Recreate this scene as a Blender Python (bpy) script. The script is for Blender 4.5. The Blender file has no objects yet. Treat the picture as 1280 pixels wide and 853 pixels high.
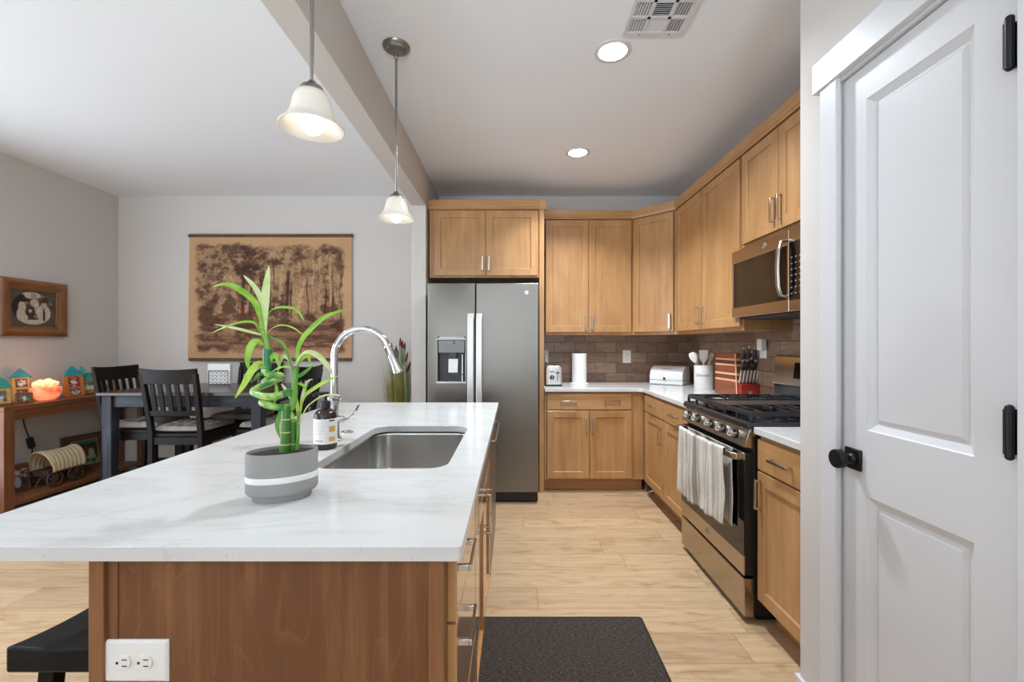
import bpy, bmesh, math, random
import numpy as np
from mathutils import Matrix, Vector, Euler

# ------------------------------------------------------------------ camera, world, lights, exposure
F = 552.0                      # focal length in pixels of the 1280 px wide frame
CAMH = 1.306
S = bpy.context.scene
COL = S.collection
cam_d = bpy.data.cameras.new('camera'); cam_d.sensor_width = 36.0
cam_d.lens = F/1280*36; cam_d.shift_x = -2/1280; cam_d.shift_y = 3.5/1280
cam_d.clip_start = 0.05; cam_d.clip_end = 60
cam = bpy.data.objects.new('camera', cam_d); COL.objects.link(cam)
cam.location = (0, 0, CAMH); cam.rotation_euler = (math.pi/2, 0, 0)
S.camera = cam
S.view_settings.view_transform = 'Standard'
S.view_settings.look = 'None'
S.view_settings.gamma = 1.0
S.view_settings.exposure = 0.8
S.view_settings.use_curve_mapping = False
S.cycles.max_bounces = 10
S.cycles.diffuse_bounces = 6
S.cycles.glossy_bounces = 4
S.cycles.caustics_reflective = False
S.cycles.caustics_refractive = False
S.cycles.sample_clamp_indirect = 6.0

W = bpy.data.worlds.new('world'); S.world = W; W.use_nodes = True
W.node_tree.nodes['Background'].inputs[0].default_value = (0.86, 0.93, 1.0, 1)
W.node_tree.nodes['Background'].inputs[1].default_value = 1.0

def area(name, loc, rot, sx, sy, power, col=(1, 1, 1), shape='RECTANGLE', spread=math.pi):
    l = bpy.data.lights.new(name, 'AREA'); l.energy = power; l.color = col; l.shape = shape
    l.size = sx
    if shape in ('RECTANGLE', 'ELLIPSE'): l.size_y = sy
    l.spread = spread
    o = bpy.data.objects.new(name, l); COL.objects.link(o); o.location = loc; o.rotation_euler = rot
    return o
# added fill lamps in unseen window openings, behind the camera and at left
FILL_COL = (0.74, 0.86, 1.0)
UP = R_UP = math.radians(50)      # tilts the rear fill lamps up to brighten the ceiling
area('fill_lamp_living', (-2.35, -3.66, 1.15), (math.pi/2+UP, 0, 0), 1.9, 1.1, 64, FILL_COL, spread=math.radians(108))
area('fill_lamp_kitchen', (-0.05, -3.66, 1.15), (math.pi/2+UP, 0, 0), 1.3, 1.1, 62, FILL_COL, spread=math.radians(108))
area('fill_lamp_side', (-4.06, 1.6, 1.2), (math.pi/2, 0, -math.pi/2), 2.9, 2.1, 34, FILL_COL)
CANS = [(0.506, 2.253, 17, 135), (0.50, 3.443, 13, 113), (-2.4, 1.5, 16, 165)]  # last can is unseen, added to fill the dining side
CAN_COL = (0.85, 0.92, 1.0)
BULB_E = 2.2

# ------------------------------------------------------------------ helpers
R = math.radians
def srgb(r, g, b):
    def c(u):
        u /= 255.0
        return u/12.92 if u <= 0.04045 else ((u+0.055)/1.055)**2.4
    return (c(r), c(g), c(b), 1.0)

def at(px, py, s):
    return Vector(((px-642)/s, F/s, CAMH-(py-430)/s))
def atY(px, py, Y):
    return at(px, py, F/Y)

class MB:
    """collects vertices and faces; build() links them as ONE mesh object"""
    def __init__(self, M=None):
        self.v = []; self.f = []; self.M = M or Matrix.Identity(4); self.c = None
    def add(self, vs, fs):
        n = len(self.v)
        self.v += [self.M @ Vector(p) for p in vs]
        self.f += [tuple(i+n for i in q) for q in fs]
    def box(self, x0, x1, y0, y1, z0, z1):
        self.add([(x0,y0,z0),(x1,y0,z0),(x1,y1,z0),(x0,y1,z0),(x0,y0,z1),(x1,y0,z1),(x1,y1,z1),(x0,y1,z1)],
                 [(0,3,2,1),(4,5,6,7),(0,1,5,4),(1,2,6,5),(2,3,7,6),(3,0,4,7)])
        return self
    def rings(self, rings, close=True, cap0=True, cap1=True):
        n = len(rings[0]); vs = [p for r in rings for p in r]; fs = []
        for i in range(len(rings)-1):
            for j in range(n if close else n-1):
                a = i*n+j; b = i*n+(j+1) % n
                fs.append((a, b, b+n, a+n))
        if cap0: fs.append(tuple(range(n-1, -1, -1)))
        if cap1: fs.append(tuple((len(rings)-1)*n+j for j in range(n)))
        self.add(vs, fs); return self
    def tube(self, pts, rad, n=10, flat=1.0, caps=True, up=None):
        pts = [Vector(p) for p in pts]
        if not hasattr(rad, '__len__'): rad = [rad]*len(pts)
        t0 = (pts[1]-pts[0]).normalized()
        u = Vector(up) if up else (Vector((0,0,1)) if abs(t0.z) < 0.9 else Vector((1,0,0)))
        u = (u - t0*u.dot(t0)).normalized()
        rs = []
        for i, p in enumerate(pts):
            t = (pts[min(i+1, len(pts)-1)]-pts[max(i-1, 0)]).normalized()
            u = (u - t*u.dot(t)).normalized(); w = t.cross(u)
            rs.append([p + (u*math.cos(a)*flat + w*math.sin(a))*rad[i] for a in [2*math.pi*k/n for k in range(n)]])
        return self.rings(rs, True, caps, caps)
    def cyl(self, p0, p1, r, r1=None, n=18):
        return self.tube([p0, p1], [r, r if r1 is None else r1], n)
    def lathe(self, prof, c=(0,0,0), n=28, sx=1.0, sy=1.0, cap0=False, cap1=False):
        rs = [[(c[0]+r*sx*math.cos(2*math.pi*k/n), c[1]+r*sy*math.sin(2*math.pi*k/n), c[2]+z) for k in range(n)] for r, z in prof]
        return self.rings(rs, True, cap0, cap1)
    def sphere(self, c, rx, ry=None, rz=None, n=16, m=10):
        ry = rx if ry is None else ry; rz = rx if rz is None else rz
        rs = []
        for i in range(m+1):
            a = -math.pi/2 + math.pi*i/m; q = max(math.cos(a), 0.02)
            rs.append([(c[0]+rx*q*math.cos(2*math.pi*k/n), c[1]+ry*q*math.sin(2*math.pi*k/n), c[2]+rz*math.sin(a)) for k in range(n)])
        return self.rings(rs)
    def prism(self, poly, a0, a1, axis='z'):
        def P(p, a):
            return {'z': (p[0], p[1], a), 'y': (p[0], a, p[1]), 'x': (a, p[0], p[1])}[axis]
        return self.rings([[P(p, a0) for p in poly], [P(p, a1) for p in poly]])
    def grid(self, fn, nu, nv):
        vs = [fn(i/nu, j/nv) for j in range(nv+1) for i in range(nu+1)]
        fs = [(j*(nu+1)+i, j*(nu+1)+i+1, (j+1)*(nu+1)+i+1, (j+1)*(nu+1)+i) for j in range(nv) for i in range(nu)]
        self.add(vs, fs); return self
    def build(self, name, mat, parent=None, bevel=0.0, seg=2, smooth=35, solid=0.0, sub=0):
        me = bpy.data.meshes.new(name)
        me.from_pydata([tuple(p) for p in self.v], [], self.f); me.update()
        bm = bmesh.new(); bm.from_mesh(me); bmesh.ops.recalc_face_normals(bm, faces=bm.faces); bm.to_mesh(me); bm.free()
        if smooth:
            me.shade_smooth(); me.set_sharp_from_angle(angle=R(smooth))
        me.materials.append(mat)
        o = bpy.data.objects.new(name, me); COL.objects.link(o)
        if parent is not None: o.parent = parent
        if solid:
            m = o.modifiers.new('solid', 'SOLIDIFY'); m.thickness = solid; m.offset = 0
        if sub:
            m = o.modifiers.new('sub', 'SUBSURF'); m.levels = sub; m.render_levels = sub
        if bevel:
            m = o.modifiers.new('bevel', 'BEVEL'); m.width = bevel; m.segments = seg
            m.limit_method = 'ANGLE'; m.angle_limit = R(40); m.harden_normals = False
        return o

def tag(o, label, cat, group=None):
    o['label'] = label; o['category'] = cat
    if group: o['group'] = group
    return o
def thing(name, label, cat, loc=(0,0,0), rz=0.0, group=None):
    o = bpy.data.objects.new(name, None); COL.objects.link(o)
    o.empty_display_size = 0.05; o.location = loc; o.rotation_euler = (0, 0, rz)
    return tag(o, label, cat, group)
def struct(o):
    o['kind'] = 'structure'; return o
def children(o):
    return [c for c in bpy.data.objects if c.parent == o]
def dup(root, loc, rz, label, group=None):
    r = root.copy(); COL.objects.link(r); r.location = loc; r.rotation_euler = (0, 0, rz); r['label'] = label
    if group: r['group'] = group
    for ch in children(root):
        if ch == r: continue
        c = ch.copy(); COL.objects.link(c); c.parent = r
        for g in children(ch):
            d = g.copy(); COL.objects.link(d); d.parent = c
    return r
def RZ(a, loc=(0,0,0)):
    return Matrix.Translation(Vector(loc)) @ Matrix.Rotation(a, 4, 'Z')
def fillet(poly, rads, n=6):
    """round the corners of a 2-D polygon"""
    out = []; k = len(poly)
    for i in range(k):
        r = rads[i] if hasattr(rads, '__len__') else rads
        p = Vector(poly[i]); a = Vector(poly[i-1])-p; b = Vector(poly[(i+1) % k])-p
        if r <= 0: out.append(tuple(p)); continue
        an = a.normalized(); bn = b.normalized(); ang = an.angle(bn)
        d = r/math.tan(ang/2); c = p + (an+bn).normalized()*(r/math.sin(ang/2))
        s = p+an*d-c; e = p+bn*d-c
        a0 = math.atan2(s.y, s.x); a1 = math.atan2(e.y, e.x)
        while a1-a0 > math.pi: a1 -= 2*math.pi
        while a1-a0 < -math.pi: a1 += 2*math.pi
        for j in range(n+1):
            t = a0+(a1-a0)*j/n; out.append((c.x+r*math.cos(t), c.y+r*math.sin(t)))
    return out
def text_mesh(body, size, M, name, mat, parent, extrude=0.0006, bend=None, shear=0.0, align='CENTER'):
    cu = bpy.data.curves.new('lettering', 'FONT'); cu.body = body; cu.size = size
    cu.extrude = extrude; cu.align_x = align; cu.align_y = 'CENTER'; cu.shear = shear; cu.resolution_u = 3
    t = bpy.data.objects.new('lettering', cu); COL.objects.link(t)
    dg = bpy.context.evaluated_depsgraph_get(); dg.update()
    me = bpy.data.meshes.new_from_object(t.evaluated_get(dg))
    bpy.data.objects.remove(t); bpy.data.curves.remove(cu)
    for v in me.vertices:
        p = v.co.copy()
        v.co = (bend(p) if bend else M @ p)
    me.materials.clear(); me.materials.append(mat); me.name = name
    o = bpy.data.objects.new(name, me); COL.objects.link(o); o.parent = parent
    return o

# ------------------------------------------------------------------ materials
def nt(name):
    m = bpy.data.materials.new(name); m.use_nodes = True
    t = m.node_tree; b = t.nodes['Principled BSDF']
    return m, t.nodes, t.links, b
def ramp(N, L, fac, stops):
    r = N.new('ShaderNodeValToRGB')
    while len(r.color_ramp.elements) < len(stops): r.color_ramp.elements.new(0.5)
    for e, (p, c) in zip(r.color_ramp.elements, stops): e.position = p; e.color = c
    L.new(fac, r.inputs[0]); return r.outputs[0]
def noise(N, L, vec, scale, detail=4, rough=0.5, dist=0.0):
    n = N.new('ShaderNodeTexNoise'); n.inputs['Scale'].default_value = scale
    n.inputs['Detail'].default_value = detail; n.inputs['Roughness'].default_value = rough
    n.inputs['Distortion'].default_value = dist
    if vec is not None: L.new(vec, n.inputs['Vector'])
    return n.outputs[0]
def objco(N, L, scale=(1,1,1), rnd=0.0, loc=(0,0,0)):
    tc = N.new('ShaderNodeTexCoord'); mp = N.new('ShaderNodeMapping')
    mp.inputs['Scale'].default_value = scale; mp.inputs['Location'].default_value = loc
    v = tc.outputs['Object']
    if rnd:
        oi = N.new('ShaderNodeObjectInfo'); mu = N.new('ShaderNodeMath'); mu.operation = 'MULTIPLY'
        mu.inputs[1].default_value = rnd; L.new(oi.outputs['Random'], mu.inputs[0])
        ad = N.new('ShaderNodeVectorMath'); ad.operation = 'ADD'
        L.new(v, ad.inputs[0]); L.new(mu.outputs[0], ad.inputs[1]); v = ad.outputs[0]
    L.new(v, mp.inputs['Vector']); return mp.outputs[0]
def bump(N, L, b, h, strength=0.2, dist=0.002):
    n = N.new('ShaderNodeBump'); n.inputs['Strength'].default_value = strength; n.inputs['Distance'].default_value = dist
    L.new(h, n.inputs['Height']); L.new(n.outputs[0], b.inputs['Normal'])
def plain(name, c, rough=0.5, metal=0.0, spec=0.5, var=0.0, vs=20.0, bmp=0.0, bs=60.0, coat=0.0):
    m, N, L, b = nt(name)
    b.inputs['Roughness'].default_value = rough; b.inputs['Metallic'].default_value = metal
    b.inputs['Specular IOR Level'].default_value = spec; b.inputs['Coat Weight'].default_value = coat
    b.inputs['Coat Roughness'].default_value = 0.15
    b.inputs['Base Color'].default_value = c
    if var:
        v = objco(N, L, rnd=7.0)
        k = 1+var; q = 1-var
        L.new(ramp(N, L, noise(N, L, v, vs), [(0.3, (c[0]*q, c[1]*q, c[2]*q, 1)), (0.7, (min(c[0]*k,1), min(c[1]*k,1), min(c[2]*k,1), 1))]), b.inputs['Base Color'])
    if bmp:
        bump(N, L, b, noise(N, L, objco(N, L), bs, 5), bmp)
    return m
def emit(name, c, e):
    m, N, L, b = nt(name)
    b.inputs['Base Color'].default_value = c; b.inputs['Emission Color'].default_value = c; b.inputs['Emission Strength'].default_value = e
    return m
def wood(name, dark, mid, light, grain='z', rough=0.38, scale=1.0, coat=0.0, spec=0.4, lines=0.0):
    m, N, L, b = nt(name)
    st, cr = 1.3*scale, 26*scale
    sc = {'z': (cr, cr, st), 'x': (st, cr, cr), 'y': (cr, st, cr)}[grain]
    v = objco(N, L, sc, rnd=9.0)
    g = noise(N, L, v, 1.6, 7, 0.6, 0.6)
    v2 = objco(N, L, {'z': (5, 5, 1.6), 'x': (1.6, 5, 5), 'y': (5, 1.6, 5)}[grain], rnd=5.0)
    g2 = noise(N, L, v2, 1.5, 3, 0.5, 0.3)
    mx = N.new('ShaderNodeMix'); mx.data_type = 'FLOAT'; mx.inputs[0].default_value = 0.5
    L.new(g, mx.inputs[2]); L.new(g2, mx.inputs[3])
    col = ramp(N, L, mx.outputs[0], [(0.28, dark), (0.5, mid), (0.72, light)])
    if lines:
        v3 = objco(N, L, {'z': (1, 1, 0.16), 'x': (0.16, 1, 1), 'y': (1, 0.16, 1)}[grain], rnd=3.0)
        g3 = noise(N, L, v3, 5.0, 2, 0.5, 0.2)
        mu = N.new('ShaderNodeMath'); mu.operation = 'MULTIPLY'; mu.inputs[1].default_value = 16.0; L.new(g3, mu.inputs[0])
        fr = N.new('ShaderNodeMath'); fr.operation = 'FRACT'; L.new(mu.outputs[0], fr.inputs[0])
        ln = ramp(N, L, fr.outputs[0], [(0.0, (lines, lines, lines, 1)), (0.1, (0, 0, 0, 1))])
        mc = N.new('ShaderNodeMix'); mc.data_type = 'RGBA'; L.new(ln, mc.inputs[0]); L.new(col, mc.inputs[6]); mc.inputs[7].default_value = light
        col = mc.outputs[2]
    L.new(col, b.inputs['Base Color'])
    b.inputs['Roughness'].default_value = rough; b.inputs['Specular IOR Level'].default_value = spec
    b.inputs['Coat Weight'].default_value = coat; b.inputs['Coat Roughness'].default_value = 0.2
    bump(N, L, b, g, 0.06, 0.001)
    return m
def attr_mat(name, rough=0.8, spec=0.2):
    m, N, L, b = nt(name)
    a = N.new('ShaderNodeAttribute'); a.attribute_name = 'paint'
    L.new(a.outputs['Color'], b.inputs['Base Color'])
    b.inputs['Roughness'].default_value = rough; b.inputs['Specular IOR Level'].default_value = spec
    return m

M = {}
M['wall'] = plain('greige_wall_paint', srgb(204, 199, 193), 0.85, spec=0.15, bmp=0.06, bs=90)
M['white_wall'] = M['wall']
M['ceiling'] = plain('ceiling_paint', srgb(232, 234, 236), 0.9, spec=0.1, bmp=0.3, bs=45)
M['white_paint'] = plain('white_trim_paint', srgb(206, 206, 207), 0.35, spec=0.4)
M['cab'] = wood('maple_cabinet', srgb(156, 112, 68), srgb(176, 132, 86), srgb(192, 150, 102), 'z', 0.36, coat=0.15)
M['cabh'] = wood('maple_cabinet_rail', srgb(156, 112, 68), srgb(176, 132, 86), srgb(192, 150, 102), 'x', 0.36, coat=0.15)
M['cab_panel_shaded'] = wood('end_veneer_shaded', srgb(98, 61, 36), srgb(110, 70, 42), srgb(140, 98, 64), 'z', 0.42, coat=0.1, lines=0.35)  # redder, darker veneer, with shade also mixed into its colour
M['cab_in'] = plain('cabinet_shadow_gap', srgb(70, 45, 28), 0.7)
M['nickel'] = plain('satin_nickel', srgb(206, 196, 184), 0.25, 1.0)
M['chrome'] = plain('chrome', srgb(206, 207, 209), 0.07, 1.0)
M['steel'] = plain('stainless_steel', srgb(190, 186, 180), 0.24, 1.0)
M['warm_steel'] = plain('range_stainless_steel', srgb(182, 168, 152), 0.26, 1.0)
M['slate'] = plain('slate_steel', srgb(128, 124, 117), 0.36, 0.9)
M['handle_steel'] = plain('fridge_handle_steel', srgb(214, 212, 208), 0.42, 0.65)
M['cab_post_shaded'] = wood('maple_post_shaded', srgb(116, 76, 48), srgb(136, 92, 58), srgb(156, 110, 72), 'z', 0.4, coat=0.1)  # cabinet maple darkened, the posts' shade put into the colour
M['slate_dark'] = plain('dark_appliance_trim', srgb(52, 52, 52), 0.4)
M['black_gloss'] = plain('black_glass', srgb(10, 10, 11), 0.06, 0, 0.6)
M['black'] = plain('black_plastic', srgb(22, 22, 23), 0.45)
M['black_iron'] = plain('cast_iron', srgb(30, 31, 33), 0.32, 0, 0.7, bmp=0.1, bs=200)
M['enamel'] = plain('black_enamel', srgb(30, 33, 38), 0.16, 0, 0.6)
M['matte_black'] = plain('matte_black_metal', srgb(18, 18, 19), 0.4, 0.3)
M['white_plastic'] = plain('white_plastic', srgb(232, 231, 228), 0.35)
M['white_enamel'] = plain('white_enamel', srgb(228, 227, 224), 0.25)
M['paper'] = plain('white_paper', srgb(236, 234, 230), 0.9, spec=0.1, bmp=0.15, bs=150)
M['dark_text'] = plain('dark_print', srgb(40, 40, 42), 0.6)
M['grey_text'] = plain('grey_print', srgb(112, 112, 114), 0.6)
M['badge'] = plain('silver_badge', srgb(215, 215, 214), 0.25, 0.8)

def quartz():
    m, N, L, b = nt('white_quartz')
    v = objco(N, L, (0.8, 2.2, 1.0), loc=(0.3, 0.1, 0))
    g = noise(N, L, v, 1.7, 8, 0.62, 1.1)
    a = ramp(N, L, g, [(0.38, srgb(208, 208, 206)), (0.485, srgb(205, 205, 203)), (0.505, srgb(197, 197, 195)), (0.53, srgb(206, 206, 204)), (0.7, srgb(211, 211, 209))])
    sp = noise(N, L, objco(N, L), 260, 2)
    k = ramp(N, L, sp, [(0.26, (0.72, 0.71, 0.70, 1)), (0.34, (1, 1, 1, 1))])
    mu = N.new('ShaderNodeMix'); mu.data_type = 'RGBA'; mu.blend_type = 'MULTIPLY'; mu.inputs[0].default_value = 1
    L.new(a, mu.inputs[6]); L.new(k, mu.inputs[7]); L.new(mu.outputs[2], b.inputs['Base Color'])
    b.inputs['Roughness'].default_value = 0.16; b.inputs['Specular IOR Level'].default_value = 0.5
    return m
M['quartz'] = quartz()

def math_node(N, L, op, a, b=None):
    n = N.new('ShaderNodeMath'); n.operation = op
    for i, q in enumerate((a, b)):
        if q is None: continue
        if isinstance(q, (int, float)): n.inputs[i].default_value = q
        else: L.new(q, n.inputs[i])
    return n.outputs[0]
def floor_mat():
    m, N, L, b = nt('oak_plank_floor')
    tc = N.new('ShaderNodeTexCoord'); sp = N.new('ShaderNodeSeparateXYZ'); L.new(tc.outputs['Object'], sp.inputs[0])
    pw, pl = 0.187, 1.32
    yy = math_node(N, L, 'DIVIDE', math_node(N, L, 'ADD', sp.outputs[1], 10.0-0.024), pw)
    row = math_node(N, L, 'FLOOR', yy); fy = math_node(N, L, 'FRACT', yy)
    w1 = N.new('ShaderNodeTexWhiteNoise'); w1.noise_dimensions = '1D'; L.new(row, w1.inputs['W'])
    xx = math_node(N, L, 'ADD', math_node(N, L, 'DIVIDE', math_node(N, L, 'ADD', sp.outputs[0], 20.0), pl), w1.outputs['Value'])
    colm = math_node(N, L, 'FLOOR', xx); fx = math_node(N, L, 'FRACT', xx)
    cb = N.new('ShaderNodeCombineXYZ'); L.new(row, cb.inputs[0]); L.new(colm, cb.inputs[1])
    w2 = N.new('ShaderNodeTexWhiteNoise'); w2.noise_dimensions = '3D'; L.new(cb.outputs[0], w2.inputs['Vector'])
    # grain, shifted per plank
    sh = N.new('ShaderNodeVectorMath'); sh.operation = 'SCALE'; sh.inputs['Scale'].default_value = 13.0; L.new(w2.outputs['Color'], sh.inputs[0])
    ad = N.new('ShaderNodeVectorMath'); ad.operation = 'ADD'; L.new(tc.outputs['Object'], ad.inputs[0]); L.new(sh.outputs[0], ad.inputs[1])
    mp = N.new('ShaderNodeMapping'); mp.inputs['Scale'].default_value = (1.6, 30.0, 1.0); L.new(ad.outputs[0], mp.inputs[0])
    g = noise(N, L, mp.outputs[0], 2.2, 8, 0.62, 0.9)
    mp2 = N.new('ShaderNodeMapping'); mp2.inputs['Scale'].default_value = (1.5, 5.5, 1.0); L.new(ad.outputs[0], mp2.inputs[0])
    kn = noise(N, L, mp2.outputs[0], 1.9, 4, 0.5, 1.6)
    base = ramp(N, L, g, [(0.22, srgb(158, 130, 99)), (0.45, srgb(180, 151, 118)), (0.62, srgb(189, 162, 129)), (0.8, srgb(198, 173, 142))])
    kk = ramp(N, L, kn, [(0.25, (0.56, 0.46, 0.37, 1)), (0.37, (0.88, 0.84, 0.79, 1)), (0.5, (1, 1, 1, 1))])
    pt = ramp(N, L, w2.outputs['Value'], [(0.0, (0.90, 0.88, 0.85, 1)), (0.5, (0.98, 0.98, 0.97, 1)), (1.0, (1.06, 1.05, 1.03, 1))])
    # seams
    ex = math_node(N, L, 'MULTIPLY', math_node(N, L, 'MINIMUM', fx, math_node(N, L, 'SUBTRACT', 1.0, fx)), pl)
    ey = math_node(N, L, 'MULTIPLY', math_node(N, L, 'MINIMUM', fy, math_node(N, L, 'SUBTRACT', 1.0, fy)), pw)
    ed = math_node(N, L, 'MINIMUM', ex, ey)
    se = ramp(N, L, math_node(N, L, 'DIVIDE', ed, 0.0035), [(0.25, (0.66, 0.58, 0.50, 1)), (0.9, (1, 1, 1, 1))])
    c = base
    for q in (kk, pt, se):
        mu = N.new('ShaderNodeMix'); mu.data_type = 'RGBA'; mu.blend_type = 'MULTIPLY'; mu.inputs[0].default_value = 1
        L.new(c, mu.inputs[6]); L.new(q, mu.inputs[7]); c = mu.outputs[2]
    L.new(c, b.inputs['Base Color'])
    b.inputs['Roughness'].default_value = 0.42; b.inputs['Specular IOR Level'].default_value = 0.4
    bump(N, L, b, g, 0.05, 0.001)
    return m
M['floor'] = floor_mat()

def tile_mat():
    m, N, L, b = nt('brown_brick_tile')
    tc = N.new('ShaderNodeTexCoord'); sp = N.new('ShaderNodeSeparateXYZ'); L.new(tc.outputs['Object'], sp.inputs[0])
    cb = N.new('ShaderNodeCombineXYZ')
    L.new(math_node(N, L, 'ADD', math_node(N, L, 'SUBTRACT', sp.outputs[0], sp.outputs[1]), 10.08), cb.inputs[0])
    L.new(math_node(N, L, 'ADD', sp.outputs[2], -0.9105+1.04), cb.inputs[1])
    nv = N.new('ShaderNodeTexNoise'); nv.inputs['Scale'].default_value = 9; L.new(tc.outputs['Object'], nv.inputs['Vector'])
    ds = N.new('ShaderNodeVectorMath'); ds.operation = 'MULTIPLY_ADD'; ds.inputs[1].default_value = (0.006, 0.006, 0); 
    L.new(nv.outputs['Color'], ds.inputs[0]); L.new(cb.outputs[0], ds.inputs[2])
    br = N.new('ShaderNodeTexBrick'); L.new(ds.outputs[0], br.inputs['Vector'])
    br.inputs['Scale'].default_value = 1; br.inputs['Brick Width'].default_value = 0.208; br.inputs['Row Height'].default_value = 0.104
    br.inputs['Mortar Size'].default_value = 0.0035; br.inputs['Mortar Smooth'].default_value = 0.5; br.inputs['Bias'].default_value = 0.0
    br.inputs['Color1'].default_value = srgb(128, 104, 87); br.inputs['Color2'].default_value = srgb(160, 133, 113)
    br.inputs['Mortar'].default_value = srgb(92, 75, 63)
    g = noise(N, L, objco(N, L, (3, 3, 14)), 2.5, 6, 0.6, 0.7)
    kk = ramp(N, L, g, [(0.3, (0.72, 0.68, 0.66, 1)), (0.5, (0.98, 0.97, 0.96, 1)), (0.7, (1.22, 1.18, 1.12, 1))])
    mu = N.new('ShaderNodeMix'); mu.data_type = 'RGBA'; mu.blend_type = 'MULTIPLY'; mu.inputs[0].default_value = 1
    L.new(br.outputs['Color'], mu.inputs[6]); L.new(kk, mu.inputs[7]); L.new(mu.outputs[2], b.inputs['Base Color'])
    b.inputs['Roughness'].default_value = 0.3; b.inputs['Specular IOR Level'].default_value = 0.5
    h = math_node(N, L, 'SUBTRACT', math_node(N, L, 'MULTIPLY', g, 0.35), br.outputs['Fac'])
    bump(N, L, b, h, 0.5, 0.003)
    return m
M['tile'] = tile_mat()
# ------------------------------------------------------------------ the room
ZC = 2.80; XL = -4.0; XR = 1.75; YB = 4.47; YN = -3.6; XP = 1.03; YP = 1.586
b = MB(); b.box(XL-.1, XR+.1, YN-.1, YB+.1, -.08, 0); struct(b.build('floor', M['floor'], smooth=0))
b = MB(); b.box(XL-.1, XR+.1, YN-.1, YB+.1, ZC, ZC+.08); struct(b.build('ceiling', M['ceiling'], smooth=0))
b = MB(); b.box(XL-.1, XR+.1, YB, YB+.1, 0, ZC); struct(b.build('wall_back', M['wall'], smooth=0))
def wall_open(mb, axis, c0, c1, a0, a1, holes):
    """wall slab along an axis with rectangular openings (a0, a1, z0, z1)"""
    def bx(p, q, z0, z1):
        if axis == 'x': mb.box(p, q, c0, c1, z0, z1)
        else: mb.box(c0, c1, p, q, z0, z1)
    cur = a0
    for h0, h1, z0, z1 in sorted(holes):
        bx(cur, h0, 0, ZC)
        if z0 > 0: bx(h0, h1, 0, z0)
        bx(h0, h1, z1, ZC); cur = h1
    bx(cur, a1, 0, ZC)
b = MB(); wall_open(b, 'y', XL-.1, XL, YN, YB, [(0.15, 3.05, 0.15, 2.25)]); struct(b.build('wall_left', M['wall'], smooth=0))
b = MB(); b.box(XR, XR+.1, YP, YB, 0, ZC); struct(b.build('wall_right', M['wall'], smooth=0))
b = MB(); wall_open(b, 'x', YN-.1, YN, XL, XR, [(-3.3, -1.4, 0.6, 2.3), (-.7, .6, 0.6, 2.3)]); struct(b.build('wall_front', M['wall'], smooth=0))
DY0, DY1, DZ = 0.904, 1.402, 2.13
b = MB(); wall_open(b, 'y', XP, XP+.115, YN, YP, [(DY0-.015, DY1+.008, 0, DZ+.012)]); b.box(XP+.115, XR+.1, YP-.115, YP, 0, ZC)
struct(b.build('wall_pantry', M['wall'], smooth=0))
b = MB(); b.box(XP+.7, XP+.75, YN, YP-.115, 0, ZC); struct(b.build('wall_pantry_inside', M['wall'], smooth=0))
b = MB(); b.box(-.881, -.757, 3.807, YB, 0, 2.499); struct(b.build('wall_alcove', M['wall'], smooth=0))
b = MB(); b.box(-.881, -.757, YN, YB, 2.499, ZC); struct(b.build('ceiling_beam', M['wall'], bevel=.004, smooth=0))
def window(name, M4, w, h):
    fr = MB(M4)
    t = .05
    fr.box(-w/2, w/2, -.03, .03, 0, t); fr.box(-w/2, w/2, -.03, .03, h-t, h)
    fr.box(-w/2, -w/2+t, -.03, .03, t, h-t); fr.box(w/2-t, w/2, -.03, .03, t, h-t); fr.box(-.025, .025, -.03, .03, t, h-t)
    return struct(fr.build(name, M['white_paint'], bevel=.003))
window('added_window_1', Matrix.Translation((-2.35, YN-.015, .6)), 1.9, 1.7)  # this and the next two: unseen windows, added for the fill lamps
window('added_window_2', Matrix.Translation((-.05, YN-.015, .6)), 1.3, 1.7)
window('added_window_3', RZ(math.pi/2, (XL-.02, 1.6, .15)), 2.9, 2.1)
def base_board(name, x0, x1, y0, y1, h=.125):
    b = MB(); b.box(x0, x1, y0, y1, 0, h); return struct(b.build(name, M['white_paint'], bevel=.004))
base_board('baseboard_left', XL, XL+.014, YN, YB)
base_board('baseboard_back', XL+.014, -.881, YB-.014, YB)
base_board('baseboard_alcove', -.895, -.743, 3.793, 3.807)
# pantry wall base wraps the corner and stops at the casing
b = MB(); b.prism([(XP, 1.47), (XP-.014, 1.47), (XP-.014, YP+.014), (XP+.06, YP+.014), (XP+.06, YP), (XP, YP)], 0, .115, 'z')
struct(b.build('baseboard_pantry', M['white_paint'], bevel=.003))
# door casing
XC = XP-.016
b = MB(); b.box(XC, XP, DY1-.012, 1.464, 0, 2.143); b.box(XC, XP, .79, DY0-.014, 0, 2.143)
b.box(XC-.006, XP, .77, 1.492, 2.143, 2.242)
struct(b.build('trim_1', M['white_paint'], bevel=.002))
b = MB(); b.box(XP, XP+.115, DY1, DY1+.006, 0, DZ+.008); b.box(XP, XP+.115, DY0-.013, DY0-.003, 0, DZ+.008); b.box(XP, XP+.115, DY0-.013, DY1+.006, DZ+.004, DZ+.012)
struct(b.build('trim_2', M['white_paint'], smooth=0))

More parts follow.
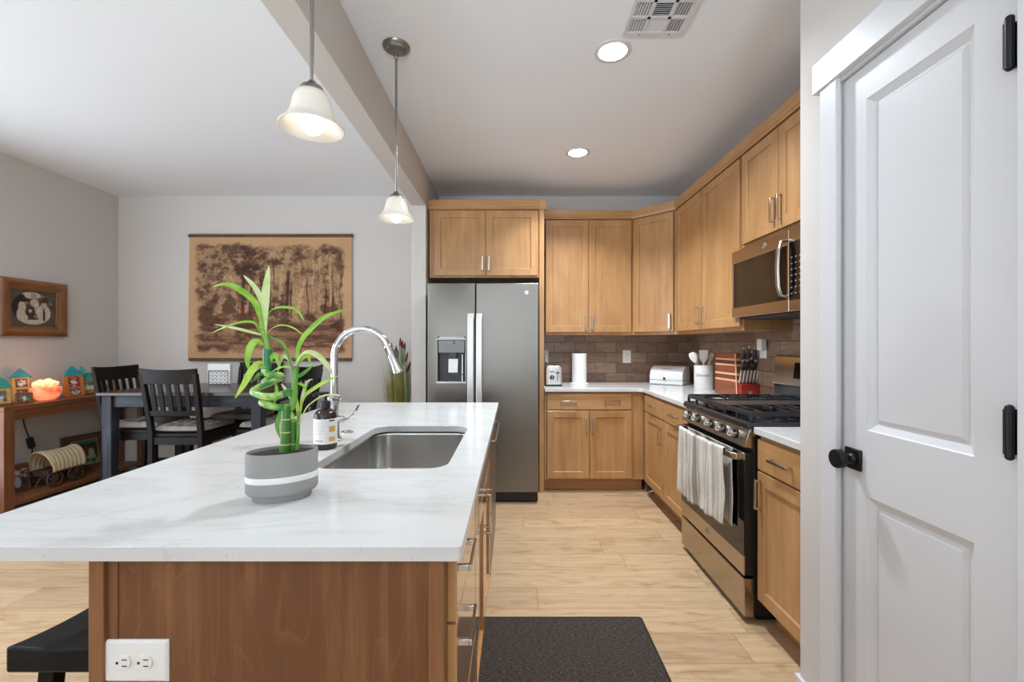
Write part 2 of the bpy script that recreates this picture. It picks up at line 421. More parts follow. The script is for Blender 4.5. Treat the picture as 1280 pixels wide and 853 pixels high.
# the pantry door: local x runs from the knob edge towards the hinges, front faces -y
d_root = bpy.data.objects.new('door_1', None); COL.objects.link(d_root); d_root['kind'] = 'structure'
d_root.location = (XP+.012, DY1-.003, 0); d_root.rotation_euler = (0, 0, -math.pi/2)
DW = DY1-DY0-.008
def panel_rect(mb, x0, x1, z0, z1, prof):
    """nested rectangles from prof = [(inset, y)]; last one is filled"""
    rs = [[(x0+i, y, z0+i), (x1-i, y, z0+i), (x1-i, y, z1-i), (x0+i, y, z1-i)] for i, y in prof]
    mb.rings(rs, True, False, True)
b = MB()
px0, px1 = 0.094, DW-.090
zs = [(.20, .855), (1.05, 2.03)]
T = .036
def fr(x0, x1, z0, z1): b.box(x0, x1, 0, T, z0, z1)
fr(0, px0, .012, DZ); fr(px1, DW, .012, DZ)
fr(px0, px1, .012, zs[0][0]); fr(px0, px1, zs[0][1], zs[1][0]); fr(px0, px1, zs[1][1], DZ)
for z0, z1 in zs:
    panel_rect(b, px0, px1, z0, z1, [(0, 0), (.003, .003), (.022, .015), (.026, .015), (.036, .009), (.038, .009)])
b.build('slab', M['white_paint'], d_root, bevel=0, smooth=0)
kz, kx = .955, .050
b = MB(); b.box(kx-.031, kx+.031, -.009, 0, kz-.032, kz+.032); k = b.build('knob_plate', M['matte_black'], d_root, bevel=.003)
b = MB(Matrix.Translation((kx, 0, kz)) @ Matrix.Rotation(math.pi/2, 4, 'X'))
b.lathe([(.0, .009), (.017, .009), (.016, .014), (.011, .018), (.011, .036), (.012, .038), (.027, .040), (.0285, .043), (.0285, .058), (.027, .061), (.0, .0615)], n=32)
b.build('knob', M['matte_black'], d_root, smooth=40)
for hz in (1.123, 1.926, .28):
    b = MB(); b.cyl((DW-.001, -.020, hz-.048), (DW-.001, -.020, hz+.048), .0078, n=12)
    b.box(DW-.014, DW-.004, -.020, .0, hz-.047, hz+.047)
    for q in (-.05, .05): b.sphere((DW-.001, -.020, hz+q), .0080, n=10, m=6)
    b.build('hinge', M['matte_black'], d_root)

# backsplash
b = MB(); b.box(.268, XR-.008, YB-.008, YB, .90, 1.42); struct(b.build('backsplash_back', M['tile'], smooth=0))
b = MB(); b.box(XR-.008, XR, YP, YB, .90, 1.60); struct(b.build('backsplash_right', M['tile'], smooth=0))

# ------------------------------------------------------------------ cabinets
def shaker(mb, x0, x1, z0, z1, y=0.0, t=.020, w=.058, rec=.008):
    P = lambda i, yy: [(x0+i, yy, z0+i), (x1-i, yy, z0+i), (x1-i, yy, z1-i), (x0+i, yy, z1-i)]
    mb.rings([P(0, y), P(0, y-t+.002), P(.002, y-t), P(w, y-t), P(w+.003, y-t+rec*.35), P(w+.005, y-t+rec)], True, True, True)
def slab(mb, x0, x1, z0, z1, y=0.0, t=.020):
    P = lambda i, yy: [(x0+i, yy, z0+i), (x1-i, yy, z0+i), (x1-i, yy, z1-i), (x0+i, yy, z1-i)]
    mb.rings([P(0, y), P(0, y-t+.003), P(.003, y-t)], True, True, True)
def pull(parent, x, z, vertical, y=-.020, L=.135, mat='nickel', out=.031, w=.0135):
    b = MB(); h = L/2
    def B(a0, a1, y0, y1):
        if vertical: b.box(x-w/2, x+w/2, y0, y1, z+a0, z+a1)
        else: b.box(x+a0, x+a1, y0, y1, z-w/2, z+w/2)
    B(-h, h, y-out, y-out+.007); B(-h, -h+.009, y-out+.007, y); B(h-.009, h, y-out+.007, y)
    return b.build('handle', M[mat], parent, bevel=.0012)
def cabinet(name, label, W_, D, z0, z1, loc, rz, fronts, crown=None, toe=False, group=None, hmat='nickel', crown_side=(0, 0), finished=0):
    t = thing(name, label, 'cabinet', loc, rz, group)
    zb = .114 if toe else z0
    b = MB(); b.box(0, W_, 0, D, zb, z1); b.build('carcass', M['cab'], t, bevel=.0015)
    if toe:
        b = MB(); b.box(0.0, W_, .075, .093, 0, zb); b.build('toe_kick', M['cabh'], t)
    for f in fronts:
        b = MB()
        if f[0] == 'door':
            shaker(b, f[1], f[2], f[3], f[4], y=-.001)
            o = b.build('door', M['cab'], t, smooth=20)
        else:
            slab(b, f[1], f[2], f[3], f[4], y=-.001); o = b.build('drawer', M['cabh'], t, smooth=20)
        for h in f[5:]:
            pull(o, h[1], h[2], h[0] == 'v', mat=hmat, L=h[3] if len(h) > 3 else .135)
    if crown:
        c0, c1 = crown
        b = MB()
        b.prism([(-.024, c0), (-.024, c0+.012), (-.030, c0+.02), (-.030, c1), (.02, c1), (.02, c0)], -crown_side[0], W_+crown_side[1], 'x')
        b.build('crown', M['cabh'], t, bevel=.001, smooth=20)
    return t
YF = 3.876; XF = 1.145                       # face-frame planes of the back run and the right run
# refrigerator surround: side panel and deep cabinet above
t = thing('cabinet_side_panel', 'tall maple panel standing between the refrigerator and the back counter', 'cabinet panel', (.247, YF, 0))
b = MB(); b.box(-.0205, .021, 0, YB-YF-.002, 0, 2.487); b.build('panel', M['cab'], t, bevel=.0015)
b = MB(); b.prism([(-.009, 2.487), (-.009, 2.499), (-.015, 2.507), (-.015, 2.568), (.035, 2.568), (.035, 2.487)], -.0205, .037, 'x'); b.build('crown', M['cabh'], t, bevel=.001, smooth=20)
fw = .226+.742
cabinet('wall_cabinet', 'deep two door maple wall cabinet above the refrigerator', fw, YB-YF-.01, 1.889, 2.487, (-.742, YF+.015, 0), 0,
        [('door', .044, .496, 1.905, 2.473, ('v', .470, 2.01, .125)), ('door', .500, .953, 1.905, 2.473, ('v', .528, 2.01, .125))],
        crown=(2.487, 2.568), crown_side=(.012, 0))
# back wall cabinets
YU = 4.17
cabinet('wall_cabinet', 'two door maple wall cabinet on the back wall beside the refrigerator panel', 1.118-.30, YB-YU, 1.389, 2.479, (.30, YU, 0), 0,
        [('door', .004, .402, 1.415, 2.468, ('v', .374, 1.505)), ('door', .408, .806, 1.415, 2.468, ('v', .436, 1.505))], crown=(2.479, 2.558), crown_side=(.03, 0))
# diagonal corner cabinet
XU = 1.435
pA = Vector((1.12, YU, 0)); pB = Vector((XU, YF-.005, 0))
dv = pB-pA; LW = dv.length; ang = math.atan2(dv.y, dv.x)
t = thing('corner_wall_cabinet', 'single door maple wall cabinet set diagonally across the corner', 'cabinet', (pA.x, pA.y, 0), ang)
b = MB(RZ(ang, pA).inverted()); b.prism([(1.12, YU), (XU, YF-.005), (XR-.01, YF-.005), (XR-.01, YB-.01), (1.12, YB-.01)], 1.389, 2.479, 'z')
b.build('carcass', M['cab'], t, bevel=.001)
b = MB(); shaker(b, .022, LW-.028, 1.415, 2.468, y=-.001); o = b.build('door', M['cab'], t, smooth=20)
pull(o, LW-.056, 1.505, True)
b = MB(); b.prism([(-.024, 2.479), (-.030, 2.50), (-.030, 2.558), (.02, 2.558), (.02, 2.479)], -.012, LW+.012, 'x'); b.build('crown', M['cabh'], t, smooth=20)
# right wall cabinets (local x runs towards the camera)
RW = -math.pi/2
y1 = F/165.5; y2 = F/200.5
Wc = YF-.02-y2
cabinet('wall_cabinet', 'two door maple wall cabinet on the right wall between corner cabinet and microwave', Wc, XR-XU, 1.389, 2.479, (XU, YF-.02, 0), RW,
        [('door', .012, YF-.02-y1-.006, 1.415, 2.468, ('v', YF-.02-y1-.034, 1.52)), ('door', YF-.02-y1+.006, Wc-.018, 1.415, 2.468, ('v', YF-.02-y1+.036, 1.52))],
        crown=(2.479, 2.558), crown_side=(.018, 0))
yr0, yr1 = 2.06, y2-.004
Wm = yr1-yr0; ysp = F/233.8
cabinet('wall_cabinet', 'short two door maple wall cabinet above the microwave', Wm, XR-XU, 1.892, 2.479, (XU, yr1, 0), RW,
        [('door', .012, yr1-ysp-.003, 1.918, 2.468, ('v', yr1-ysp-.030, 2.03)), ('door', yr1-ysp+.003, Wm-.012, 1.918, 2.468, ('v', yr1-ysp+.030, 2.03))],
        crown=(2.479, 2.558))
# base cabinets: back run
W1 = 1.145-.270
cabinet('base_cabinet', 'maple base cabinet with wide two pull drawer on the back wall', W1, YB-YF-.01, 0, .886, (.270, YF, 0), 0,
        [('drawer', .022, .762, .729, .868, ('h', .212, .807), ('h', .590, .807)),
         ('door', .022, .389, .128, .720, ('v', .362, .60)), ('door', .395, .762, .128, .720, ('v', .422, .60))], toe=True)
# base cabinets: right run
def yx(px, X): return F*X/(px-642)
ya = YF-.03; yb = yx(829.5, 1.125); yc = 2.842
cabinet('base_cabinet', 'maple base cabinet on the right wall tucked into the corner', ya-yb, XR-XF-.01, 0, .886, (XF, ya, 0), RW,
        [('drawer', .05, ya-yb-.006, .729, .868, ('h', (ya-yb)*.55, .80)), ('door', .05, ya-yb-.006, .128, .720, ('v', ya-yb-.05, .60))], toe=True)
cabinet('base_cabinet', 'narrow maple base cabinet directly left of the range', yb-yc, XR-XF-.01, 0, .886, (XF, yb, 0), RW,
        [('drawer', .006, yb-yc-.012, .729, .868, ('h', (yb-yc)*.5, .80)), ('door', .006, yb-yc-.012, .128, .720, ('v', yb-yc-.045, .60))], toe=True)
yd = 2.048; ye = YP+.012
cabinet('base_cabinet', 'maple base cabinet between the range and the white pantry wall', yd-ye, XR-XF-.01, 0, .886, (XF, yd, 0), RW,
        [('drawer', .012, yd-ye-.01, .729, .868, ('h', .20, .80)), ('door', .012, yd-ye-.01, .128, .720, ('v', .040, .62))], toe=True)
# worktops
zt0, zt1 = .888, .920
poly = fillet([(.270, YB-.01), (.270, 3.838), (1.115, 3.838), (1.115, 2.836), (XR-.01, 2.836), (XR-.01, YB-.01)], [0, 0, .05, 0, 0, 0])
b = MB(); b.prism(poly, zt0, zt1, 'z'); o = b.build('worktop', M['quartz'], bevel=.003); tag(o, 'white quartz worktop turning the corner along both kitchen walls', 'countertop')
b = MB(); b.box(1.115, XR-.01, YP+.01, 2.052, zt0, zt1); o = b.build('worktop', M['quartz'], bevel=.003); tag(o, 'short white quartz worktop between range and pantry wall', 'countertop')

# ------------------------------------------------------------------ refrigerator
FX0, FX1, FS, FY = -.700, .2045, -.308, 3.584
t = thing('refrigerator', 'slate grey side by side refrigerator with ice dispenser under maple cabinet', 'refrigerator', (0, 0, 0))
b = MB(); b.box(FX0+.004, FX1-.004, 3.672, 4.40, .05, 1.785); b.build('body', M['slate_dark'], t, bevel=.004)
b = MB(); b.box(FX0+.02, FX1-.005, 3.63, 4.38, .012, .088); b.build('base_grille', M['black'], t, bevel=.003)
for xx in (FX0+.06, FX1-.05):
    b = MB(); b.cyl((xx, 3.70, 0), (xx, 3.70, .03), .02); b.build('foot', M['black'], t)
# freezer door with an opening for the dispenser
ox0, ox1, oz0, oz1 = -.617, -.390, .988, 1.364
def ring_door(mb, x0, x1, z0, z1, hole):
    hx0, hx1, hz0, hz1 = hole; y0, y1 = FY, FY+.085
    A = [(x0, z0), (x1, z0), (x1, z1), (x0, z1)]; H = [(hx0, hz0), (hx1, hz0), (hx1, hz1), (hx0, hz1)]
    ins = lambda q, i: [(q[0][0]+i, q[0][1]+i), (q[1][0]-i, q[1][1]+i), (q[2][0]-i, q[2][1]-i), (q[3][0]+i, q[3][1]-i)]
    P = lambda q, y: [(p[0], y, p[1]) for p in q]
    mb.rings([P(A, y1), P(A, y0+.010), P(ins(A, .003), y0+.003), P(ins(A, .010), y0), P(H, y0), P(ins(H, .004), y0+.004), P(ins(H, .006), y0+.05)], True, True, False)
b = MB(); ring_door(b, FX0, FS-.003, .098, 1.80, (ox0, ox1, oz0, oz1)); dl = b.build('freezer_door', M['slate'], t, smooth=30)
b = MB(); b.box(FS+.003, FX1, FY, FY+.085, .098, 1.80); dr = b.build('refrigerator_door', M['slate'], t, bevel=.008, seg=3)
disp = MB(); disp.box(ox0+.008, ox1-.008, FY+.045, FY+.055, oz0, oz1); dp = disp.build('dispenser', M['slate_dark'], t)
b = MB(); b.box(ox0+.008, ox1-.008, FY-.004, FY+.05, 1.232, oz1-.028); b.build('control_panel', plain('dispenser_panel', srgb(120, 119, 117), .4, .4), dp, bevel=.003)
b = MB(); b.box(-.535, -.475, FY-.006, FY-.003, 1.305, 1.326); b.build('display', M['black_gloss'], dp)
b = MB()
for k in range(5): b.box(-.602+k*.044, -.590+k*.044, FY-.0055, FY-.0035, 1.262, 1.267)
b.build('key_lettering', M['grey_text'], dp)
b = MB(); b.prism([(-.530, 1.185), (-.452, 1.185), (-.456, 1.070), (-.532, 1.070)], FY+.012, FY+.022, 'y'); b.build('ice_paddle', plain('translucent_paddle', srgb(226, 226, 224), .3), dp, bevel=.003)
b = MB(); b.box(-.52, -.462, FY+.004, FY+.04, 1.185, 1.235); b.build('chute', M['slate_dark'], dp, bevel=.004)
b = MB(); b.cyl((-.418, FY+.03, 1.06), (-.418, FY+.03, 1.22), .008); b.cyl((-.418, FY+.03, 1.0), (-.418, FY+.03, 1.05), .008); b.build('water_lever', M['steel'], dp)
b = MB(); b.prism(fillet([(ox0-.012, oz0-.004), (ox1+.010, oz0-.004), (ox1+.010, oz0+.014), (ox0-.012, oz0+.014)], .006, 3), FY-.010, FY+.05, 'y'); b.build('drip_tray', M['steel'], dp, bevel=.002)
b = MB(); b.tube([(ox1+.004, FY-.004, oz0), (ox1+.004, FY-.004, oz1)], .005); b.tube([(ox0-.004, FY-.002, oz0), (ox0-.004, FY-.002, oz1)], .004)
b.prism(fillet([(ox0-.012, oz1-.026), (ox1+.010, oz1-.026), (ox1-.02, oz1), (ox0+.02, oz1)], [.004, .004, .02, .02], 3), FY-.008, FY+.05, 'y')
b.build('dispenser_frame', plain('dispenser_bezel', srgb(150, 149, 147), .3, .7), dp, bevel=.001)
for x0, x1, dd in ((-.372, -.322, dl), (-.302, -.254, dr)):
    b = MB(); z0, z1 = .46, 1.553
    pf = [(FY, z0+.02), (FY-.030, z0), (FY-.044, z0+.05), (FY-.050, (z0+z1)/2), (FY-.044, z1-.05), (FY-.030, z1), (FY, z1-.02), (FY-.020, z1-.06), (FY-.030, (z0+z1)/2), (FY-.020, z0+.06)]
    b.prism(pf, x0, x1, 'x'); b.build('door_handle', M['handle_steel'], dd, bevel=.004)
b = MB(); b.cyl((.104, FY, 1.722), (.104, FY-.003, 1.722), .018, n=24); bd = b.build('badge', M['badge'], dr, bevel=.001)
def badge_marks(parent, P, r, mat):
    """round appliance emblem: ring and a flowing two-letter monogram; P maps (u, v) to a point"""
    b = MB()
    b.tube([P(r*.82*math.cos(a), r*.82*math.sin(a)) for a in [2*math.pi*k/24 for k in range(25)]], r*.05, 6)
    for sx in (-1, 1):
        pts = []
        for k in range(13):
            a = R(60) + R(265)*k/12
            pts.append(P(-.25*r*sx if False else (-.24*r if sx < 0 else .24*r) + .25*r*math.cos(a), .36*r*math.sin(a)))
        b.tube(pts, r*.06, 6)
    b.tube([P(-.2*r, -.02*r), P(.42*r, .02*r)], r*.055, 6)
    return b.build('monogram', mat, parent)
badge_marks(bd, lambda u, v: Vector((.104+u, FY-.0036, 1.722+v)), .018, M['grey_text'])

# ------------------------------------------------------------------ microwave (front faces -x)
mwY0, mwY1, mwX, mz0, mz1 = 2.075, y2-.006+.06, 1.392, 1.470, 1.886
mwY1 = F*1.392/(914.8-642)
t = thing('microwave', 'stainless over the range microwave with dark window and curved handle', 'microwave', (mwX, mwY1, 0), RW)
mw = mwY1-mwY0; ms = mwY1-F*1.392/(986-642)
b = MB(); b.box(0.004, mw, .012, XR-mwX-.012, mz0+.004, mz1); b.build('body', M['black'], t, bevel=.003)
mr = [(.012, 0), (ms-.002, 0)]
b = MB(); P = lambda x0, x1, z0, z1, y: [(x0, y, z0), (x1, y, z0), (x1, y, z1), (x0, y, z1)]
b.rings([P(0, ms-.0015, mz0, mz1, .014), P(0, ms-.0015, mz0, mz1, .002), P(.003, ms-.004, mz0+.003, mz1-.003, 0), P(.012, ms-.014, mz0+.060, mz1-.075, 0), P(.014, ms-.014, mz0+.062, mz1-.077, .003)], True, True, False)
dm = b.build('door', M['warm_steel'], t, smooth=25)
b = MB(); b.box(.013, ms-.012, .002, .010, mz0+.060, mz1-.075); b.build('window', M['black_gloss'], dm)
b = MB(); b.rings([P(ms+.0015, mw, mz0, mz1, .014), P(ms+.0015, mw, mz0, mz1, .002), P(ms+.004, mw-.003, mz0+.003, mz1-.003, 0)], True, True, True); cp = b.build('control_panel', M['warm_steel'], t, smooth=25)
b = MB(); b.box(ms+.004, mw-.01, -.003, .002, mz0+.055, mz1-.070); b.build('keypad', M['black_gloss'], cp, bevel=.001)
for i in range(4):
    for j in range(7):
        b = MB(); b.box(ms+.022+i*.032, ms+.034+i*.032, -.0038, -.0028, mz0+.085+j*.030, mz0+.091+j*.030); b.build('key', M['badge'], cp)
hx = mwY1-F*1.355/(974-642)
pts = [(hx, .0, 1.548), (hx, -.030, 1.552), (hx, -.043, 1.60), (hx, -.047, 1.69), (hx, -.043, 1.78), (hx, -.030, 1.828), (hx, .0, 1.832)]
b = MB(); b.tube(pts, .016, 12, flat=.55, up=(0, -1, 0)); b.build('handle', M['steel'], t, smooth=50)
b = MB(); b.box(.02, mw-.02, .03, XR-mwX-.03, mz0-.012, mz0+.006); b.build('vent_grille', M['slate_dark'], t, bevel=.002)
bx_ = mwY1-F*1.392/(955.5-642); bz_ = 1.306+122.5/225
b = MB(); b.cyl((bx_, 0, bz_), (bx_, -.003, bz_), .016, n=24); bd = b.build('badge', M['badge'], dm)
badge_marks(bd, lambda u, v: Vector((bx_+u, -.0036, bz_+v)), .016, M['grey_text'])

# ------------------------------------------------------------------ range (front faces -x; local x towards the camera)
ry1, ry0 = 2.831, 2.060
RL = ry1-ry0
t = thing('gas_range', 'freestanding stainless gas range with black grates and striped towel on handle', 'range', (1.076, ry1, 0), RW)
DB = XR-.012-1.076
b = MB(); b.box(.003, RL-.003, .045, DB, .035, .905); b.build('body', M['black'], t, bevel=.002)
b = MB(); b.box(.03, RL-.03, .075, .62, 0, .036); b.build('base', M['black'], t)
b = MB(); P2 = lambda x0, x1, z0, z1, y: [(x0, y, z0), (x1, y, z0), (x1, y, z1), (x0, y, z1)]
b.rings([P2(.002, RL-.002, .030, .207, .045), P2(.002, RL-.002, .030, .207, .004), P2(.006, RL-.006, .034, .203, 0)], True, True, True); b.build('drawer', M['warm_steel'], t, smooth=25)
# oven door with window
b = MB(); b.box(.002, RL-.002, .004, .045, .222, .795); od = b.build('oven_door', M['black'], t, bevel=.002)
b = MB(); b.box(.002, RL-.002, -.001, .006, .222, .312); b.build('bottom_rail', M['warm_steel'], od, bevel=.0015)
b = MB(); b.box(.002, RL-.002, -.001, .006, .762, .795); b.build('top_rail', M['warm_steel'], od, bevel=.0015)
b = MB(); b.box(.002, RL-.002, .0, .006, .3125, .7615); b.build('window', M['black_gloss'], od, bevel=.001)
b = MB()
for k in range(6):
    xa = .06+k*.112; b.box(xa, xa+.085, -.0016, .004, .780, .788)
b.build('vent_slot', M['black'], od)
hy = [(.012, .006), (.012, -.030), (.03, -.050), (RL/2, -.062), (RL-.03, -.050), (RL-.012, -.030), (RL-.012, .006), (RL-.030, .006), (RL-.032, -.026), (RL/2, -.040), (.032, -.026), (.030, .006)]
b = MB(); b.prism([(p[0], p[1]) for p in hy], .762, .792, 'z'); b.build('door_handle', M['steel'], od, bevel=.003, smooth=40)
ex = ry1-F*1.076/(884-642); b = MB(); b.cyl((ex, 0, .268), (ex, -.003, .268), .017, n=24); bd = b.build('badge', M['badge'], od)
badge_marks(bd, lambda u, v: Vector((ex+u, -.0036, .268+v)), .017, M['grey_text'])
# slanted control panel
b = MB(); b.prism([(.045, .815), (.002, .822), (.028, .908), (.06, .908)], .002, RL-.002, 'x'); cp = b.build('control_panel', M['warm_steel'], t, bevel=.002)
nrm = Vector((0, -.957, .29))
for k, pxk in enumerate((861.5, 871.5, 888, 902.5, 918)):
    xk = ry1-F*1.085/(pxk-642)
    c = Vector((xk, .015, .865))
    b = MB(); b.cyl(c, c+nrm*.006, .024, .023, 24); kn = b.build('knob', M['black'], cp)
    b = MB(); b.tube([c+nrm*.004, c+nrm*.010, c+nrm*.034, c+nrm*.038], [.0205, .0215, .0195, .017], 24)
    up = Vector((0, .29, .957)); b.tube([c+nrm*.038-up*.017, c+nrm*.038+up*.017], .0035, 8)
    b.build('knob_cap', M['steel'], kn, smooth=40)
# cooktop
b = MB()
b.prism(fillet([(.012, .906), (.012, .940), (DB-.06, .940), (DB-.06, .906)], [.004, .016, 0, 0], 4), 0, RL, 'x'); ct = b.build('cooktop', M['enamel'], t, bevel=.003)
def grate(x0, x1, fingers):
    g = MB(); ya_, yb_, zt = .040, .555, .975; w = .0075
    def bar(p, q, zc=zt, hh=.011): # bar between two xy points, tapered section
        p = Vector((*p, 0)); q = Vector((*q, 0)); d = (q-p).normalized(); s = Vector((-d.y, d.x, 0))
        A = [p-s*w, p+s*w, q+s*w, q-s*w]; Bq = [p-s*w*.6, p+s*w*.6, q+s*w*.6, q-s*w*.6]
        g.rings([[(v.x, v.y, zc-hh) for v in A], [(v.x, v.y, zc+hh) for v in Bq]])
    bar((x0, ya_), (x1, ya_)); bar((x0, yb_), (x1, yb_)); bar((x0, ya_), (x0, yb_)); bar((x1, ya_), (x1, yb_))
    for (u, v) in ((x0, ya_), (x1, ya_), (x0, yb_), (x1, yb_), (x0, (ya_+yb_)/2), (x1, (ya_+yb_)/2), ((x0+x1)/2, ya_), ((x0+x1)/2, yb_)):
        g.box(u-.007, u+.007, v-.007, v+.007, .941, zt)
    if fingers:
        xm = (x0+x1)/2
        bar((x0, (ya_+yb_)/2), (x1, (ya_+yb_)/2))
        for k in range(4):
            yy = ya_+(yb_-ya_)*(k+.5)/4
            bar((x0, yy), (xm-.030, yy), hh=.010); bar((x1, yy), (xm+.030, yy), hh=.010)
        for yy in (ya_, yb_): bar((xm, yy), (xm, yy+(.075 if yy == ya_ else -.075)))
        bar((xm, (ya_+yb_)/2-.06), (xm, (ya_+yb_)/2+.06))
    return g
g = grate(.020, .262, True); g.build('burner_grate', M['black_iron'], t, bevel=.002)
g = grate(RL-.262, RL-.020, True); g.build('burner_grate', M['black_iron'], t, bevel=.002)
g = grate(.272, RL-.272, False); g.build('burner_grate', M['black_iron'], t, bevel=.002)
b = MB(); b.box(.280, RL-.280, .048, .548, .966, .980); b.build('griddle', plain('griddle_plate', srgb(74, 68, 62), .45, .3), t, bevel=.003)
for xb in (.141, RL-.141):
    for yb_ in (.17, .425):
        b = MB(); b.lathe([(.0, .940), (.052, .940), (.050, .948), (.036, .950), (.036, .960), (.030, .964), (.0, .964)], (xb, yb_, 0)); b.build('burner', M['black_iron'], t)
# back guard
b = MB(); b.prism([(DB, .905), (DB-.075, .905), (DB-.070, 1.055), (DB, 1.055)], .004, RL-.004, 'x'); b.build('backguard_base', M['enamel'], t, bevel=.002)
b = MB(); b.prism(fillet([(DB, 1.055), (DB-.082, 1.055), (DB-.060, 1.238), (DB, 1.238)], [0, .006, .02, 0], 4), .0, RL, 'x'); b.build('backguard', M['warm_steel'], t, bevel=.004)
b = MB(); b.prism([(DB-.080, 1.10), (DB-.083, 1.10), (DB-.072, 1.195), (DB-.067, 1.195)], .215, .56, 'x'); b.build('clock_display', M['black_gloss'], t)
# dish towel over the handle
tw0, tw1 = ry1-2.706, ry1-2.150
random.seed(4)
def towel_pt(u, v, layer=0):
    x = tw0+(tw1-tw0)*u + .004*math.sin(9*v+2*u)
    wave = .010*math.sin(u*17+.5+.8*v)*min(1, .25+v*1.2) + .006*math.sin(u*41+1.3)*v + .004*math.sin(v*9+u*6)*v
    bulge = -.040-.022*(1-(2*(u*.9+.05)-1)**2)          # follows the bowed handle
    L = v*.41
    if L < .03:
        a = L/.03*math.pi*.5
        y = bulge-.012+.012*(1-math.sin(a))*1.0; z = .802-.006*(1-math.cos(a))
    else:
        y = bulge-.012; z = .796-(L-.03)
    z -= .012*v*math.sin(u*5+.8)
    return (x, y-wave*.8-.004, z)
def stripes():
    m, N, L, b = nt('striped_linen')
    v = objco(N, L, (1, 0.0, 0.012)); g = noise(N, L, v, 26, 3, 0.7)
    g2 = noise(N, L, objco(N, L, (1, 1, .25)), 160, 3, .6)
    c = ramp(N, L, g, [(0.36, srgb(150, 143, 132)), (0.45, srgb(196, 190, 180)), (0.5, srgb(222, 217, 208)), (0.56, srgb(205, 199, 189)), (0.66, srgb(160, 153, 142))])
    mx = N.new('ShaderNodeMix'); mx.data_type = 'RGBA'; mx.blend_type = 'MULTIPLY'; mx.inputs[0].default_value = .6
    L.new(c, mx.inputs[6]); L.new(ramp(N, L, g2, [(.3, (.75, .74, .72, 1)), (.6, (1.05, 1.05, 1.04, 1))]), mx.inputs[7])
    L.new(mx.outputs[2], b.inputs['Base Color']); b.inputs['Roughness'].default_value = .95; b.inputs['Specular IOR Level'].default_value = .1
    bump(N, L, b, g2, .4, .002); return m
t = thing('dish_towel', 'grey and cream striped dish towel folded over the oven door handle', 'towel', (1.076, ry1, 0), RW)
b = MB(); b.grid(lambda u, v: towel_pt(u, v), 90, 40); b.build('front_fold', stripes(), t, solid=.004, smooth=60)
def tb(u, v):
    p = towel_pt(u, v); return (p[0]+.006, -.010-.004*math.sin(u*20), p[2]-.004)
b = MB(); b.grid(lambda u, v: tb(u, v) if v > .0 else (towel_pt(u, 0)[0]+.01, -.014, .798), 60, 24); b.build('back_fold', bpy.data.materials['striped_linen'], t, solid=.003, smooth=60)
# ------------------------------------------------------------------ island
IX0, IX1, IY0, IY1 = -1.178, -.100, .849, 2.941
iz0, iz1 = .887, .915
SX0, SX1, SY0, SY1 = -.645, -.212, 1.380, 2.100          # sink cut-out
def slab_with_hole(name, outer, hole, z0, z1, mat):
    bm = bmesh.new()
    def loop(poly, z): return [bm.verts.new((p[0], p[1], z)) for p in poly]
    for z in (z1,):
        vo = loop(outer, z); vh = loop(hole, z)
    es = []
    for vs in (vo, vh):
        for i in range(len(vs)): es.append(bm.edges.new((vs[i], vs[(i+1) % len(vs)])))
    bmesh.ops.triangle_fill(bm, use_beauty=True, use_dissolve=False, edges=es)
    r = bmesh.ops.extrude_face_region(bm, geom=list(bm.faces))
    bmesh.ops.translate(bm, vec=(0, 0, z0-z1), verts=[g for g in r['geom'] if isinstance(g, bmesh.types.BMVert)])
    bmesh.ops.recalc_face_normals(bm, faces=bm.faces)
    me = bpy.data.meshes.new(name); bm.to_mesh(me); bm.free(); me.materials.append(mat)
    me.shade_smooth(); me.set_sharp_from_angle(angle=R(35))
    o = bpy.data.objects.new(name, me); COL.objects.link(o)
    m = o.modifiers.new('bevel', 'BEVEL'); m.width = .003; m.segments = 2; m.limit_method = 'ANGLE'; m.angle_limit = R(40)
    return o
hole = fillet([(SX0, SY0), (SX1, SY0), (SX1, SY1), (SX0, SY1)], .075, 10)
o = slab_with_hole('island_worktop', fillet([(IX0, IY0), (IX1, IY0), (IX1, IY1), (IX0, IY1)], .010, 4), hole, iz0, iz1, M['quartz'])
tag(o, 'large white quartz island worktop with sink cut-out and seating overhang', 'countertop')
# undermount sink: rounded bowl
hole2 = fillet([(SX0-.012, SY0-.012), (SX1+.012, SY0-.012), (SX1+.012, SY1+.012), (SX0-.012, SY1+.012)], .080, 10)
def inset(poly, k):
    cx = sum(p[0] for p in poly)/len(poly); cy = sum(p[1] for p in poly)/len(poly)
    w = SX1-SX0; h = SY1-SY0
    return [(cx+(p[0]-cx)*(1-2*k/w), cy+(p[1]-cy)*(1-2*k/h)) for p in poly]
b = MB(); zz = [(0, iz0-.001), (0, iz0-.02), (.004, iz0-.17), (.012, iz0-.195), (.030, iz0-.208), (.10, iz0-.214), (.185, iz0-.216)]
b.rings([[(p[0], p[1], z) for p in inset(hole2, k)] for k, z in zz], True, False, True)
m_s, N, L, bs = nt('brushed_sink_steel'); bs.inputs['Metallic'].default_value = 1; bs.inputs['Base Color'].default_value = srgb(200, 198, 194); bs.inputs['Roughness'].default_value = .24
t = thing('kitchen_sink', 'stainless undermount sink bowl set into the white island worktop', 'sink', ((SX0+SX1)/2, (SY0+SY1)/2, 0))
Mi = Matrix.Translation((-(SX0+SX1)/2, -(SY0+SY1)/2, 0))
b.M = Mi; b.v = [Mi @ p for p in b.v]
bo = b.build('bowl', m_s, t, smooth=50, solid=.0015)
b = MB(); b.lathe([(.0, iz0-.214), (.042, iz0-.214), (.045, iz0-.211), (.036, iz0-.2125), (.0, iz0-.2125)], (0, .1, 0)); b.build('drain', M['chrome'], t)

